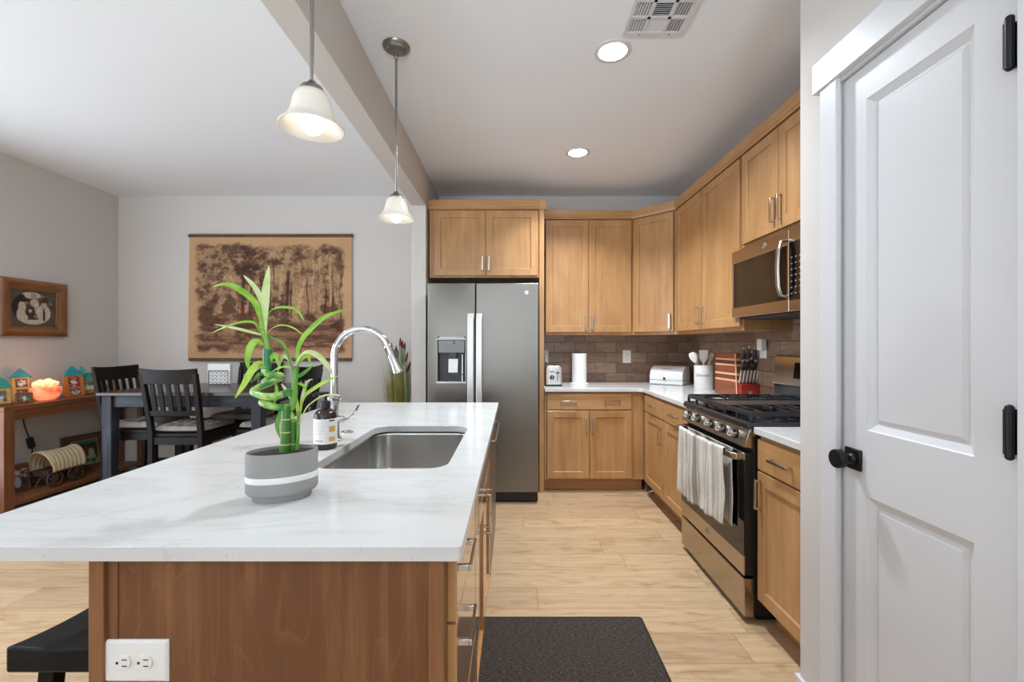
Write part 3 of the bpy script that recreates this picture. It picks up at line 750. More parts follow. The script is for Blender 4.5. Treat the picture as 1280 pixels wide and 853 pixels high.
BX0, BX1 = -.847, -.139
pY = .879
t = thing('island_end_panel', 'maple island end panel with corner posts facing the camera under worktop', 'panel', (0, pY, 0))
b = MB(); b.box(BX0+.05, BX1-.03, .012, .03, 0, iz0-.002); b.build('panel', M['cab_panel_shaded'], t)
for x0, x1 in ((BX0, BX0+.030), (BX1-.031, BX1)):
    b = MB(); b.box(x0, x1, .0, .035, 0, iz0-.002); b.build('corner_post', M['cab_post_shaded'], t, bevel=.002)
b = MB(); b.box(BX0+.030, BX0+.050, .010, .03, 0, iz0-.002); b.build('filler_strip', M['cab_panel_shaded'], t)
b = MB(); b.box(BX0, BX0+.02, pY+.037, 2.91, 0, iz0-.002); o = b.build('island_back_panel', M['cab_panel_shaded']); tag(o, 'long maple panel closing the stool side of the island', 'panel')
b = MB(); b.box(BX0+.021, BX1, 2.892, 2.91, 0, iz0-.002); o = b.build('island_far_panel', M['cab_panel_shaded']); tag(o, 'maple panel closing the island end nearest the refrigerator', 'panel')
# island fronts face +x; local x runs away from the camera
RI = math.pi/2
def shared_front(parent, f):
    b = MB()
    if f[0] == 'door': shaker(b, f[1], f[2], f[3], f[4], y=-.001); o = b.build('door', M['cab_gloss'], parent, smooth=20)
    else: slab(b, f[1], f[2], f[3], f[4], y=-.001); o = b.build('drawer', M['cab_gloss'], parent, smooth=20)
    for h in f[5:]: pull(o, h[1], h[2], h[0] == 'v', mat='chrome', L=h[3])
    return o
M['cab_gloss'] = wood('maple_cabinet_gloss', srgb(160, 112, 68), srgb(182, 134, 86), srgb(198, 152, 102), 'z', 0.2, coat=1.0)
M['cab_gloss'].node_tree.nodes['Principled BSDF'].inputs['Coat Roughness'].default_value = 0.07
def island_unit(name, label, y0, y1_, fronts):
    t = thing(name, label, 'cabinet', (BX1, y0, 0), RI)
    w = y1_-y0
    b = MB(); b.box(0.001, w-.001, .0, .60, .114, iz0-.225 if name == 'sink_cabinet' else iz0-.002); b.build('carcass', M['cab'], t)
    if name == 'sink_cabinet':
        b = MB(); b.box(.001, w-.001, 0, .018, iz0-.226, iz0-.002); b.build('face_frame', M['cab'], t)
    b = MB(); b.box(0, w, .075, .09, 0, .114); b.build('toe_kick', M['cabh'], t)
    for f in fronts: shared_front(t, f)
    return t
island_unit('drawer_cabinet', 'island drawer cabinet with chrome pulls nearest the camera', pY+.037, 1.36,
            [('drawer', .004, .438, .727, .868, ('h', .085, .830, .13)), ('drawer', .004, .438, .425, .720, ('h', .085, .672, .13)), ('drawer', .004, .438, .128, .418, ('h', .085, .37, .13))])
island_unit('sink_cabinet', 'two door island sink cabinet between the drawers and the dishwasher', 1.362, 2.21,
            [('drawer', .006, .842, .727, .868), ('door', .006, .421, .128, .720, ('v', .393, .63, .16)), ('door', .427, .842, .128, .720, ('v', .455, .63, .16))])
t = thing('dishwasher', 'dark slate dishwasher in the far end of the island', 'dishwasher', (BX1, 2.215, 0), RI)
dwl = 2.889-2.215
b = MB(); b.box(.004, dwl-.004, 0, .58, .10, iz0-.004); b.build('tub', M['black'], t)
b = MB(); b.box(.003, dwl-.003, -.022, -.001, .128, .868); dd = b.build('door', M['slate'], t, bevel=.004)
b = MB(); b.tube([(.06, -.022, .80), (.06, -.038, .80), (.08, -.044, .80), (dwl-.08, -.044, .80), (dwl-.06, -.038, .80), (dwl-.06, -.022, .80)], .008, 10); b.build('door_handle', M['slate'], dd)
b = MB(); b.box(.01, dwl-.01, -.0235, -.0215, .835, .862); b.build('control_strip', M['black_gloss'], dd)
b = MB(); b.box(.004, dwl-.004, .06, .075, 0, .10); b.build('toe_kick', M['black'], t)

def receptacle(parent, c, horiz, face):
    """one outlet face; face maps (u, v, w) to the parent's space"""
    b = MB(); n = 20
    prof = []
    for k in range(n):
        a = 2*math.pi*k/n; u = .0165*math.cos(a); v = max(-.0125, min(.0125, .0165*math.sin(a))); prof.append((u, v))
    b.rings([[face(c[0]+p[0], c[1]+p[1], .004) for p in prof], [face(c[0]+p[0], c[1]+p[1], .0095) for p in prof]])
    o = b.build('receptacle', M['white_plastic'], parent, bevel=.0008)
    s = MB()
    def sl(u0, u1, v0, v1): s.rings([[face(c[0]+u, c[1]+v, w) for u, v in ((u0, v0), (u1, v0), (u1, v1), (u0, v1))] for w in (.0090, .0099)])
    if horiz: sl(.0, .010, .0052, .0072); sl(.0, .010, -.0072, -.0052); sl(-.012, -.007, -.0025, .0025)
    else: sl(-.0072, -.0052, .0, .009); sl(.0052, .0072, .0, .009); sl(-.0025, .0025, -.011, -.006)
    s.build('slots', M['dark_text'], o)
def plate(name, label, loc, rz, w, h, cs, horiz=False, group=None):
    t = thing(name, label, 'outlet', loc, rz, group)
    b = MB(); P = lambda i, y: [(-w/2+i, y, -h/2+i), (w/2-i, y, -h/2+i), (w/2-i, y, h/2-i), (-w/2+i, y, h/2-i)]
    b.rings([P(0, 0), P(0, -.003), P(.005, -.0065)], True, True, True); b.build('cover_plate', M['white_plastic'], t, smooth=20)
    for c in cs: receptacle(t, c, horiz, lambda u, v, w_: (u, -w_-.001, v))
    b = MB(); b.cyl((0, -.0062, 0), (0, -.0078, 0), .003, n=10); b.build('screw', M['white_plastic'], t)
    return t
po = atY(171.5, 824.5, pY+.012)
plate('wall_outlet', 'white double outlet set sideways in the island end panel', (po.x, pY+.0115, po.z), 0, .133, .084, [(-.0215, 0), (.0215, 0)], True)
p = atY(783.5, 446, YB-.008); plate('wall_outlet', 'white upright outlet in brown tile above the bread box', (p.x, p.y, p.z), 0, .082, .130, [(0, -.021), (0, .021)])
p = atY(679.5, 446, YB-.008); plate('wall_outlet', 'white outlet behind the toaster half hidden by the panel', (.31, p.y, p.z), 0, .082, .130, [(0, -.021), (0, .021)])

# ------------------------------------------------------------------ faucet, button, soap
fx, fy = -.727, 1.79
t = thing('kitchen_faucet', 'tall chrome gooseneck faucet standing beside the island sink', 'faucet', (fx, fy, iz1))
b = MB(); b.lathe([(.0, 0), (.030, 0), (.030, .006), (.024, .012), (.022, .02), (.020, .10), (.019, .145), (.021, .15), (.024, .158), (.028, .168), (.028, .175), (.020, .182), (.015, .19), (.0, .19)]); b.build('base', M['chrome'], t)
ar = .112; cz = .340
pts = [(0, 0, .175), (0, 0, .27), (0, 0, cz)] + [(ar-ar*math.cos(a), 0, cz+ar*math.sin(a)) for a in [R(12*k) for k in range(1, 14)]]
e = Vector(pts[-1]); tdir = Vector((math.sin(R(156)), 0, math.cos(R(156)))).normalized()
b = MB(); b.tube(pts, .0145, 16); b.build('spout', M['chrome'], t, smooth=50)
b = MB(); b.tube([e, e+tdir*.006, e+tdir*.010, e+tdir*.085, e+tdir*.115, e+tdir*.122], [.0145, .017, .0165, .019, .0255, .0255], 20); h = b.build('spray_head', M['chrome'], t, smooth=40)
b = MB(); b.tube([e+tdir*.118, e+tdir*.1235], [.023, .023], 20); b.build('nozzle', M['grey_text'], h)
sd = Vector((tdir.z*-1, 0, tdir.x)); 
b = MB(); b.tube([e+tdir*.03+sd*.016, e+tdir*.06+sd*.021], [.006, .007], 8); b.build('spray_button', M['slate_dark'], h)
b = MB(); b.tube([(.018, 0, .085), (.042, 0, .085)], [.014, .013], 14); b.tube([(.035, -.002, .083), (.055, -.003, .085), (.078, -.004, .102), (.095, -.005, .13), (.103, -.005, .148)], [.008, .009, .0085, .008, .007], 10, flat=.55); b.build('lever', M['chrome'], t, smooth=50)
p = at(434, 541, 284); b = MB(); b.lathe([(.0, 0), (.026, 0), (.026, .004), (.021, .007), (.012, .0075), (.011, .010), (.0, .010)], (p.x, p.y, iz1)); o = b.build('deck_button', M['chrome']); tag(o, 'small round chrome button in the worktop beside the faucet', 'button')

sx, sy = -.705, 1.655
t = thing('soap_bottle', 'dark brown pump soap bottle with white label near the faucet', 'soap bottle', (sx, sy, iz1), R(12))
brown = plain('amber_bottle', srgb(42, 28, 20), .12, 0, .6)
b = MB(); b.lathe([(.0, 0), (.037, 0), (.041, .004), (.041, .118), (.039, .130), (.030, .142), (.016, .149), (.015, .158), (.0, .158)]); b.build('bottle', brown, t, smooth=50)
b = MB(); b.lathe([(.0414, .022), (.0418, .022), (.0418, .114), (.0414, .114)]); lb = b.build('label_wrap', M['paper'], t)
def on_label(a, z, r=.0421): return (r*math.sin(a), -r*math.cos(a), z)
def label_patch(a0, a1, z0, z1, mat, nm):
    b = MB(); n = 8
    b.rings([[on_label(a0+(a1-a0)*k/n, z) for k in range(n+1)] for z in (z0, z1)], False, False, False); b.build(nm, mat, lb)
label_patch(R(28), R(58), .105, .110, M['dark_text'], 'heading_mark')
orange = plain('orange_print', srgb(214, 176, 92), .6)
label_patch(R(28), R(62), .066, .088, orange, 'orange_block'); label_patch(R(28), R(62), .032, .048, orange, 'orange_block')
for k in range(3): label_patch(R(-40+14*k), R(-33+14*k), .032, .037, M['grey_text'], 'symbol_mark')
for k in range(5): label_patch(R(-48), R(2+5*(k % 2)), .098-.009*k, .0987-.009*k, M['grey_text'], 'print_line')
b = MB(); b.lathe([(.0, .150), (.017, .150), (.018, .154), (.018, .172), (.016, .176), (.008, .178), (.0065, .18), (.0065, .198), (.012, .200), (.013, .210), (.0, .212)])
b.tube([(0, 0, .205), (-.02, -.012, .206), (-.034, -.020, .203), (-.037, -.022, .197)], [.007, .006, .0055, .005], 10); b.build('pump', M['black'], t)

# ------------------------------------------------------------------ bamboo in its pot
pc = Vector((-.590, 1.128, iz1)); pyaw = R(26)
t = thing('plant_pot', 'oval grey pot with white stripe on the island holding lucky bamboo', 'plant pot', pc, pyaw)
A, B_ = .083, .058
grey = plain('grey_ceramic', srgb(150, 149, 146), .8, spec=.2, bmp=.1, bs=120)
b = MB(); b.lathe([(.0, 0), (.80, 0), (.82, .003), (.82, .014), (.84, .018)], n=48, sx=A, sy=B_); b.build('foot', grey, t, smooth=40)
def shell(name, z0, z1, mat, inner=False):
    b = MB()
    prof = [(.86, z0) if inner is None else (1.0, z0), (1.0, z1)]
    b.lathe(prof, n=48, sx=A, sy=B_); return b.build(name, mat, t, smooth=40)
b = MB(); b.lathe([(.80, .0175), (.95, .0175), (.995, .023), (1.0, .030), (1.0, .118), (.985, .1205), (.965, .1205), (.95, .118), (.945, .095), (.0, .095)], n=48, sx=A, sy=B_); pot = b.build('pot_wall', grey, t, smooth=40)
b = MB(); b.lathe([(1.0005, .049), (1.006, .0495), (1.006, .0635), (1.0005, .064)], n=48, sx=A, sy=B_); b.build('stripe', M['white_enamel'], t)
soil = plain('dark_soil', srgb(44, 34, 28), .95, var=.5, vs=60, bmp=.8, bs=160)
b = MB(); random.seed(2); b.lathe([(.944, .112), (.8, .1145), (.5, .1155), (.0, .116)], n=40, sx=A, sy=B_); b.build('soil', soil, t)

t = thing('lucky_bamboo', 'green lucky bamboo with spiral stem and long leaves in grey pot', 'plant', pc)
stalk = wood('bamboo_stalk', srgb(30, 86, 34), srgb(58, 116, 40), srgb(118, 160, 62), 'z', .3, scale=.7, spec=.5)
young = plain('young_bamboo_stem', srgb(104, 160, 62), .4, var=.2, vs=30)
spir, N, L, b_ = nt('spiral_bamboo_stem')
L.new(ramp(N, L, noise(N, L, objco(N, L), 38, 3), [(.38, srgb(52, 128, 72)), (.5, srgb(108, 166, 74)), (.64, srgb(172, 204, 104))]), b_.inputs['Base Color']); b_.inputs['Roughness'].default_value = .28
def leafmat(name, c1, c2):
    m, N, L, b = nt(name)
    col = ramp(N, L, noise(N, L, objco(N, L, (30, 30, 30)), 1.0, 3), [(.35, c1), (.65, c2)])
    L.new(col, b.inputs['Base Color']); b.inputs['Roughness'].default_value = .38; b.inputs['Specular IOR Level'].default_value = .4
    tr = N.new('ShaderNodeBsdfTranslucent'); L.new(col, tr.inputs[0]); mx = N.new('ShaderNodeMixShader'); mx.inputs[0].default_value = .3
    out = [n for n in N if n.type == 'OUTPUT_MATERIAL'][0]
    L.new(b.outputs[0], mx.inputs[1]); L.new(tr.outputs[0], mx.inputs[2]); L.new(mx.outputs[0], out.inputs[0]); return m
lg = leafmat('leaf_green', srgb(134, 192, 48), srgb(176, 218, 96))
lp = leafmat('leaf_pale', srgb(204, 220, 150), srgb(222, 232, 180))
ly = leafmat('leaf_yellow_green', srgb(180, 216, 78), srgb(202, 228, 112))
ldk = leafmat('leaf_deep', srgb(96, 156, 60), srgb(128, 180, 82))
def Q(px, py, dy=0.0): return atY(px, py, 1.128+dy)-pc
def smooth_path(pts, n):
    pts = [Vector(p) for p in pts]; out = []
    k = len(pts)
    for i in range(n+1):
        t_ = i/n*(k-1); j = min(int(t_), k-2); f = t_-j
        p0 = pts[max(j-1, 0)]; p1 = pts[j]; p2 = pts[j+1]; p3 = pts[min(j+2, k-1)]
        out.append(.5*((2*p1)+(p2-p0)*f+(2*p0-5*p1+4*p2-p3)*f*f+(3*p1-p0-3*p2+p3)*f**3))
    return out
def leaf(pp, w, mat, face=(0, -1, 0), wb=.25, peak=.5):
    path = smooth_path([Q(*p) for p in pp], 18); n = len(path); hw = w*.86/489/2
    b = MB(); rs = []
    for i, p in enumerate(path):
        u = i/(n-1); tg = (path[min(i+1, n-1)]-path[max(i-1, 0)]).normalized()
        fv = Vector(face); side = tg.cross(fv)
        if side.length < .1: side = tg.cross(Vector((1, 0, 0)))
        side.normalize(); nn = side.cross(tg).normalized()
        k = wb+(1-wb)*math.sin(min(1, u/peak)*math.pi/2) if u < peak else max(.03, math.cos((u-peak)/(1-peak)*math.pi/2)**.85)
        h = hw*k
        rs.append([p-side*h+nn*h*.35, p-side*h*.5+nn*h*.08, p, p+side*h*.5+nn*h*.08, p+side*h+nn*h*.35])
    b.rings(rs, False, False, False)
    return b.build('leaf', mat, t, smooth=80, solid=.0006)
def stem(pp, r, mat, name='stem', n=24, nodes=()):
    path = smooth_path([Q(*p) for p in pp], n)
    rr = [(r[0]+(r[1]-r[0])*i/n)/489 for i in range(n+1)] if hasattr(r, '__len__') else [r/489]*(n+1)
    b = MB(); b.tube(path, rr, 14); o = b.build(name, mat, t, smooth=60)
    for q in nodes:
        i = int(q*n); d = (path[min(i+1, n)]-path[max(i-1, 0)]).normalized()
        m = MB(); m.tube([path[i]-d*.0018, path[i], path[i]+d*.0018], [rr[i]*1.02, rr[i]*1.10, rr[i]*1.02], 14); m.build('node_ring', M['node'], o, smooth=60)
    return o
M['node'] = plain('bamboo_node', srgb(176, 178, 110), .6)
stem([(356.5, 568, .002), (357, 550, 0), (357.5, 530, 0), (358.5, 507, .0)], (6.8, 5.6), stalk, 'stalk', nodes=(.25, .52, .75))
stem([(364.5, 566, .014), (365, 548, .014), (366, 525, .014)], (5.2, 4.4), stalk, 'stalk', nodes=(.35, .98))
stem([(371, 562, .016), (372.5, 545, .016), (373, 528, .014), (373.5, 514, .01)], (2.4, 1.8), young, 'stem')
stem([(364, 512, .006), (367.5, 498, .004), (368.5, 478, 0), (369.5, 458, 0)], (4.2, 3.0), young, 'stem')
stem([(358.5, 509, 0), (350, 509.5, -.016), (338, 507.5, -.024), (327.5, 503.5, -.006), (333, 500, .012), (345, 496, .022), (359, 490.5, .012), (362, 490, -.002), (350, 494, -.022), (334, 496, -.032), (317, 491, -.008), (322, 485.5, .016), (335, 479.5, .024), (350, 472.5, .010), (349, 469.5, -.010), (338, 468.5, -.018), (331, 463, -.004), (334, 453, .008), (335, 444, .004), (335.5, 437, 0)], (4.2, 4.4), spir, 'spiral_stem', n=120, nodes=(.13, .27, .42, .55, .68))
stem([(334, 462, .0), (334, 450, .0), (335.3, 436.5, 0)], (4.2, 6.0), plain('spiral_bamboo_tip', srgb(52, 124, 84), .35), 'stem_tip')
stem([(335, 437, 0), (333, 424, 0), (331, 408, 0)], (3.0, 1.6), young, 'shoot')
leaf([(331, 424, 0), (330, 402, -.004), (333, 366, -.004), (336.5, 332, .002)], 13.5, lp, peak=.55)
leaf([(330, 402, .004), (327, 376, .006), (318, 358, .01), (304, 344, .012)], 8, lp)
leaf([(330, 414, -.003), (324, 392, -.01), (318, 378, -.02), (300, 363, -.035), (282, 356, -.045), (265, 359.5, -.05)], 9.5, lg, (0, -.7, .7), peak=.6)
leaf([(333, 412, .0), (336, 393, .0), (345, 386, -.01), (360, 385, -.02), (372, 389, -.03), (380.5, 402, -.036)], 6, lg, (0, -.6, .8))
leaf([(330.5, 426, 0), (322, 408, -.012), (313, 403, -.02), (297, 404.5, -.03), (278, 411, -.04), (263.5, 417, -.045)], 6, lg, (0, -.6, .8))
leaf([(331, 420, .004), (315, 416, .012), (295, 411, .02), (268, 405.5, .03)], 5, lp, (0, -.7, .7))
leaf([(333, 420, .0), (340, 411, -.006), (353, 407, -.015), (368, 411, -.025), (383, 423, -.03)], 3.2, ly, (0, -.5, .8))
leaf([(334, 420, .003), (344, 424, -.008), (355, 431, -.014), (362, 450, -.018), (367, 467, -.018)], 4, ldk)
leaf([(372, 462, .0), (372, 441, .004), (378, 425, .008), (392, 409, .014), (410, 395, .02), (437, 386, .03)], 9, lg, (0, -.8, .5), peak=.6)
leaf([(330, 432, .0), (321, 427, -.012), (314, 434, -.02), (310, 450, -.024), (311, 463, -.02)], 11, lg, (0, -1, .1))
leaf([(333, 456, -.004), (323, 455, -.02), (314, 466, -.032), (305, 482, -.04), (293.5, 498.5, -.042)], 11, ly, (0, -1, .2))
leaf([(368, 466, .0), (374, 449, -.008), (384, 441, -.014), (398, 446, -.022), (410, 459, -.03), (417, 471, -.034)], 9, lp, (0, -.6, .8))
leaf([(374.5, 518, .01), (380, 497, .014), (396, 484, .02), (412, 475, .028), (423, 470, .034)], 6.5, ly, (0, -.8, .5))
leaf([(374, 532, .014), (383, 511, .012), (398, 498.5, .004), (412, 494, .0), (427, 495, -.004)], 4.5, lp, (0, -.5, .8))
leaf([(369, 472, .0), (378, 468.5, -.006), (392, 457, -.016)], 6.5, ldk, (0, -.8, .4))
leaf([(369, 484, .0), (374, 480, -.008), (380, 483, -.012), (383, 489, -.012)], 4.5, lg, (0, -.6, .6))
leaf([(373, 520, .01), (371, 503, .006), (366, 490, .0)], 6, ly)
leaf([(336, 455, .0), (341, 446, -.006), (346, 446, -.012), (347, 457, -.014)], 8, lg)
leaf([(347, 466, .006), (352, 449, .0), (358, 446, -.006), (364, 453, -.012), (365, 462, -.014)], 6, lp)
leaf([(336, 460, -.004), (326, 459, -.018), (318, 466, -.028)], 5, lp, (0, -.7, .7))
leaf([(336, 468, -.008), (344, 463, -.022), (356, 459, -.03), (364, 461, -.032)], 6, ly, (0, -.5, .8))
leaf([(334, 470, -.004), (324, 468, -.02), (317, 477, -.028)], 5, ldk)
leaf([(344, 478, .01), (346, 488, .004), (344, 500, .0), (342, 508, .0)], 6, lg)
leaf([(352, 508, .006), (349, 522, .0), (347, 534, -.004), (350, 548, -.006)], 7, ldk)
leaf([(360, 508, .006), (364, 517, .0), (369, 524, -.004)], 7, lg)
leaf([(352, 480, .008), (359, 490, .0), (363, 500, -.004)], 5, lp)
leaf([(374, 530, .012), (376, 510, .012), (379, 494, .014), (384, 478, .012), (391, 474, .006)], 5, lp)
leaf([(340, 473, -.008), (333, 474, -.022), (325, 478, -.028)], 4.5, spir)
leaf([(370, 462, .004), (374, 452, .012), (385, 445, .018), (388, 460, .016)], 6, ly)
# ------------------------------------------------------------------ ceiling fixtures
glow = emit('lamp_disc', (1, .97, .93, 1), 14.0)
def downlight(x, y, label, CAN_P, spread):
    t = thing('recessed_ceiling_light', label, 'ceiling light', (x, y, ZC), 0, 'recessed ceiling lights')
    b = MB(); b.lathe([(.070, -.001), (.092, -.001), (.092, -.004), (.084, -.007), (.072, -.006), (.070, -.002)], n=36); b.build('trim_ring', M['white_paint'], t, smooth=50)
    b = MB(); b.lathe([(.0, -.004), (.05, -.0045), (.071, -.003), (.071, -.001), (.0, -.001)], n=36); b.build('lamp_disc', glow, t)
    l = area('can_light', (0, 0, -.012), (0, 0, 0), .15, .15, CAN_P, CAN_COL, 'DISK', R(spread)); l.parent = t
    return t
labs = ['round recessed ceiling light next to the ceiling vent', 'round recessed ceiling light nearest the back wall cabinets',
        'added recessed ceiling light, unseen, filling the dining side']
for (x, y, pw, sp_), l in zip(CANS, labs): downlight(x, y, l, pw, sp_)

def pendant(x, y, label):
    t = thing('pendant_light', label, 'pendant light', (x, y, 0), 0, 'pendant lights over the island')
    b = MB(); b.lathe([(.0, ZC-.024), (.02, ZC-.024), (.05, ZC-.020), (.066, ZC-.010), (.068, ZC-.001), (.0, ZC-.001)]); b.build('canopy', M['pend'], t, smooth=50)
    for k, q in enumerate((0, math.pi)):
        b = MB(); b.sphere((.045*math.cos(q+.6), .045*math.sin(q+.6), ZC-.021), .005, n=8, m=6); b.build('canopy_screw', M['pend'], t)
    b = MB(); pts = [(.009*math.cos(a), 0, ZC-.046+.024*math.sin(a)) for a in [2*math.pi*k/16 for k in range(17)]]; b.tube(pts, .0028, 8); b.build('link', M['pend'], t)
    b = MB(); b.cyl((0, 0, ZC-.066), (0, 0, 2.065), .0062, n=12); b.build('rod', M['pend'], t)
    b = MB(); b.lathe([(.0, 2.070), (.010, 2.070), (.014, 2.062), (.030, 2.052), (.036, 2.040), (.037, 2.028), (.0, 2.028)]); b.build('shade_holder', M['pend'], t, smooth=40)
    b = MB(); prof = [(.030, 2.040), (.042, 2.033), (.050, 2.018), (.054, 2.000), (.058, 1.982), (.064, 1.965), (.074, 1.951), (.084, 1.941), (.090, 1.934), (.088, 1.932), (.080, 1.938), (.070, 1.949), (.060, 1.964), (.054, 1.982), (.050, 2.000), (.046, 2.016), (.038, 2.029), (.028, 2.034)]
    b.lathe(prof, n=40); b.build('glass_shade', M['opal'], t, smooth=60)
    b = MB(); b.sphere((0, 0, 1.946), .032, .032, .032, 20, 12); b.lathe([(.014, 1.98), (.013, 2.03)]); b.build('bulb', M['bulb'], t, smooth=60)
    return t
M['pend'] = plain('brushed_pendant_metal', srgb(150, 148, 144), .3, 1.0)
M['bulb'] = emit('lit_bulb', (1, .95, .88, 1), BULB_E)
m, N, L, b_ = nt('opal_glass')
b_.inputs['Base Color'].default_value = srgb(226, 221, 211); b_.inputs['Roughness'].default_value = .25
tr = N.new('ShaderNodeBsdfTranslucent'); tr.inputs[0].default_value = (.90, .87, .81, 1); mx = N.new('ShaderNodeMixShader'); mx.inputs[0].default_value = .22
o_ = [n for n in N if n.type == 'OUTPUT_MATERIAL'][0]; L.new(b_.outputs[0], mx.inputs[1]); L.new(tr.outputs[0], mx.inputs[2]); L.new(mx.outputs[0], o_.inputs[0])
M['opal'] = m
pendant(-.589, 2.217, 'bell shaded pendant light farther away, hanging near the refrigerator')
pendant(-.587, 1.285, 'bell shaded pendant light nearer, hanging above the potted bamboo')

# ceiling air vent
vx0, vx1, vy0, vy1 = .525, .815, 1.80, 2.130
t = thing('ceiling_vent', 'white square ceiling air vent with louvred sections', 'vent', ((vx0+vx1)/2, (vy0+vy1)/2, ZC))
hw, hh = (vx1-vx0)/2, (vy1-vy0)/2
b = MB(); b.box(-hw+.02, hw-.02, -hh+.02, hh-.02, -.003, -.001); b.build('duct_shadow', M['slate_dark'], t)
b = MB()
def vb(x0, x1, y0, y1, z0=-.010, z1=-.0008): b.box(x0, x1, y0, y1, z0, z1)
fwid = .028
vb(-hw, hw, -hh, -hh+fwid); vb(-hw, hw, hh-fwid, hh); vb(-hw, -hw+.016, -hh+fwid, hh-fwid); vb(hw-fwid, hw, -hh+fwid, hh-fwid)
xa, xb = -hw+.092, hw-.105
vb(xa-.008, xa+.008, -hh+fwid, hh-fwid); vb(xb-.008, xb+.008, -hh+fwid, hh-fwid)
for yy in (.045, -.055): vb(-hw+.016, hw-fwid, yy-.009, yy+.009)
b.build('frame', M['white_paint'], t, bevel=.001)
b = MB()
for k in range(6):
    x = -hw+.016+.0125*(k+.5); b.M = Matrix.Translation((x, 0, -.006)) @ Matrix.Rotation(R(62), 4, 'Y'); b.box(-.0042, .0042, -hh+fwid, hh-fwid, -.0008, .0008)
for k in range(26):
    b.M = Matrix.Translation((-hw+.054, -hh+fwid+.0108*(k+.5), -.0045)); b.box(-.038, .038, -.0012, .0012, -.001, .001)
for k in range(6):
    x = xb+.008+.0122*(k+.5); b.M = Matrix.Translation((x, 0, -.006)) @ Matrix.Rotation(R(-24), 4, 'Y'); b.box(-.0050, .0050, -hh+fwid, hh-fwid, -.0007, .0007)
for k in range(24):
    y = -hh+fwid+.0114*(k+.5); near = y > .045
    b.M = Matrix.Translation(((xa+xb)/2, y, -.006)) @ Matrix.Rotation(R(-6 if near else 46), 4, 'X'); b.box(-(xb-xa)/2+.008, (xb-xa)/2-.008, -.0060 if near else -.0045, .0060 if near else .0045, -.0007, .0007)
b.M = Matrix.Identity(4)
b.build('louvres', M['white_paint'], t)
for sx in (-.07, .075):
    b = MB(); b.sphere((sx, hh-.012, -.0105), .0045, .0045, .002, 10, 6); b.build('screw', M['grey_text'], t)

# ------------------------------------------------------------------ painted pictures (flat art)
_rs = np.random.RandomState(11)
def vnoise(x, y, seed=0, oct_=5, per=.55):
    tot = np.zeros_like(x, dtype=float); amp = 1.0; s = 0.0
    for o in range(oct_):
        rs = np.random.RandomState(seed*97+o); g = rs.rand(64, 64)
        xi = np.floor(x).astype(int); yi = np.floor(y).astype(int); fx = x-xi; fy = y-yi
        fx = fx*fx*(3-2*fx); fy = fy*fy*(3-2*fy)
        a = g[yi % 64, xi % 64]; b_ = g[yi % 64, (xi+1) % 64]; c = g[(yi+1) % 64, xi % 64]; d = g[(yi+1) % 64, (xi+1) % 64]
        tot += amp*((a*(1-fx)+b_*fx)*(1-fy)+(c*(1-fx)+d*fx)*fy); s += amp; amp *= per; x = x*2.03+7.1; y = y*2.03+3.3
    return tot/s
def lin(c):
    c = np.asarray(c, dtype=float)/255.0
    return np.where(c <= .04045, c/12.92, ((c+.055)/1.055)**2.4)
def paint_grid(name, P, nu, nv, colour, mat, parent, solid=0.0):
    b = MB(); b.grid(P, nu, nv); o = b.build(name, mat, parent, smooth=0, solid=solid)
    me = o.data
    vi, ui = np.mgrid[0:nv+1, 0:nu+1]; u = ui/nu; v = vi/nv
    col = colour(u.astype(float), v.astype(float))            # sRGB 0-255 (rows, cols, 3)
    rgba = np.ones((nv+1, nu+1, 4)); rgba[..., :3] = lin(np.clip(col, 0, 255))
    at_ = me.color_attributes.new('paint', 'FLOAT_COLOR', 'POINT')
    at_.data.foreach_set('color', rgba.reshape(-1).astype(np.float32))
    return o
def mixc(a, b_, k): return a*(1-k[..., None])+np.asarray(b_, float)*k[..., None]
def sst(x, a, b_): 
    t_ = np.clip((x-a)/(b_-a), 0, 1); return t_*t_*(3-2*t_)

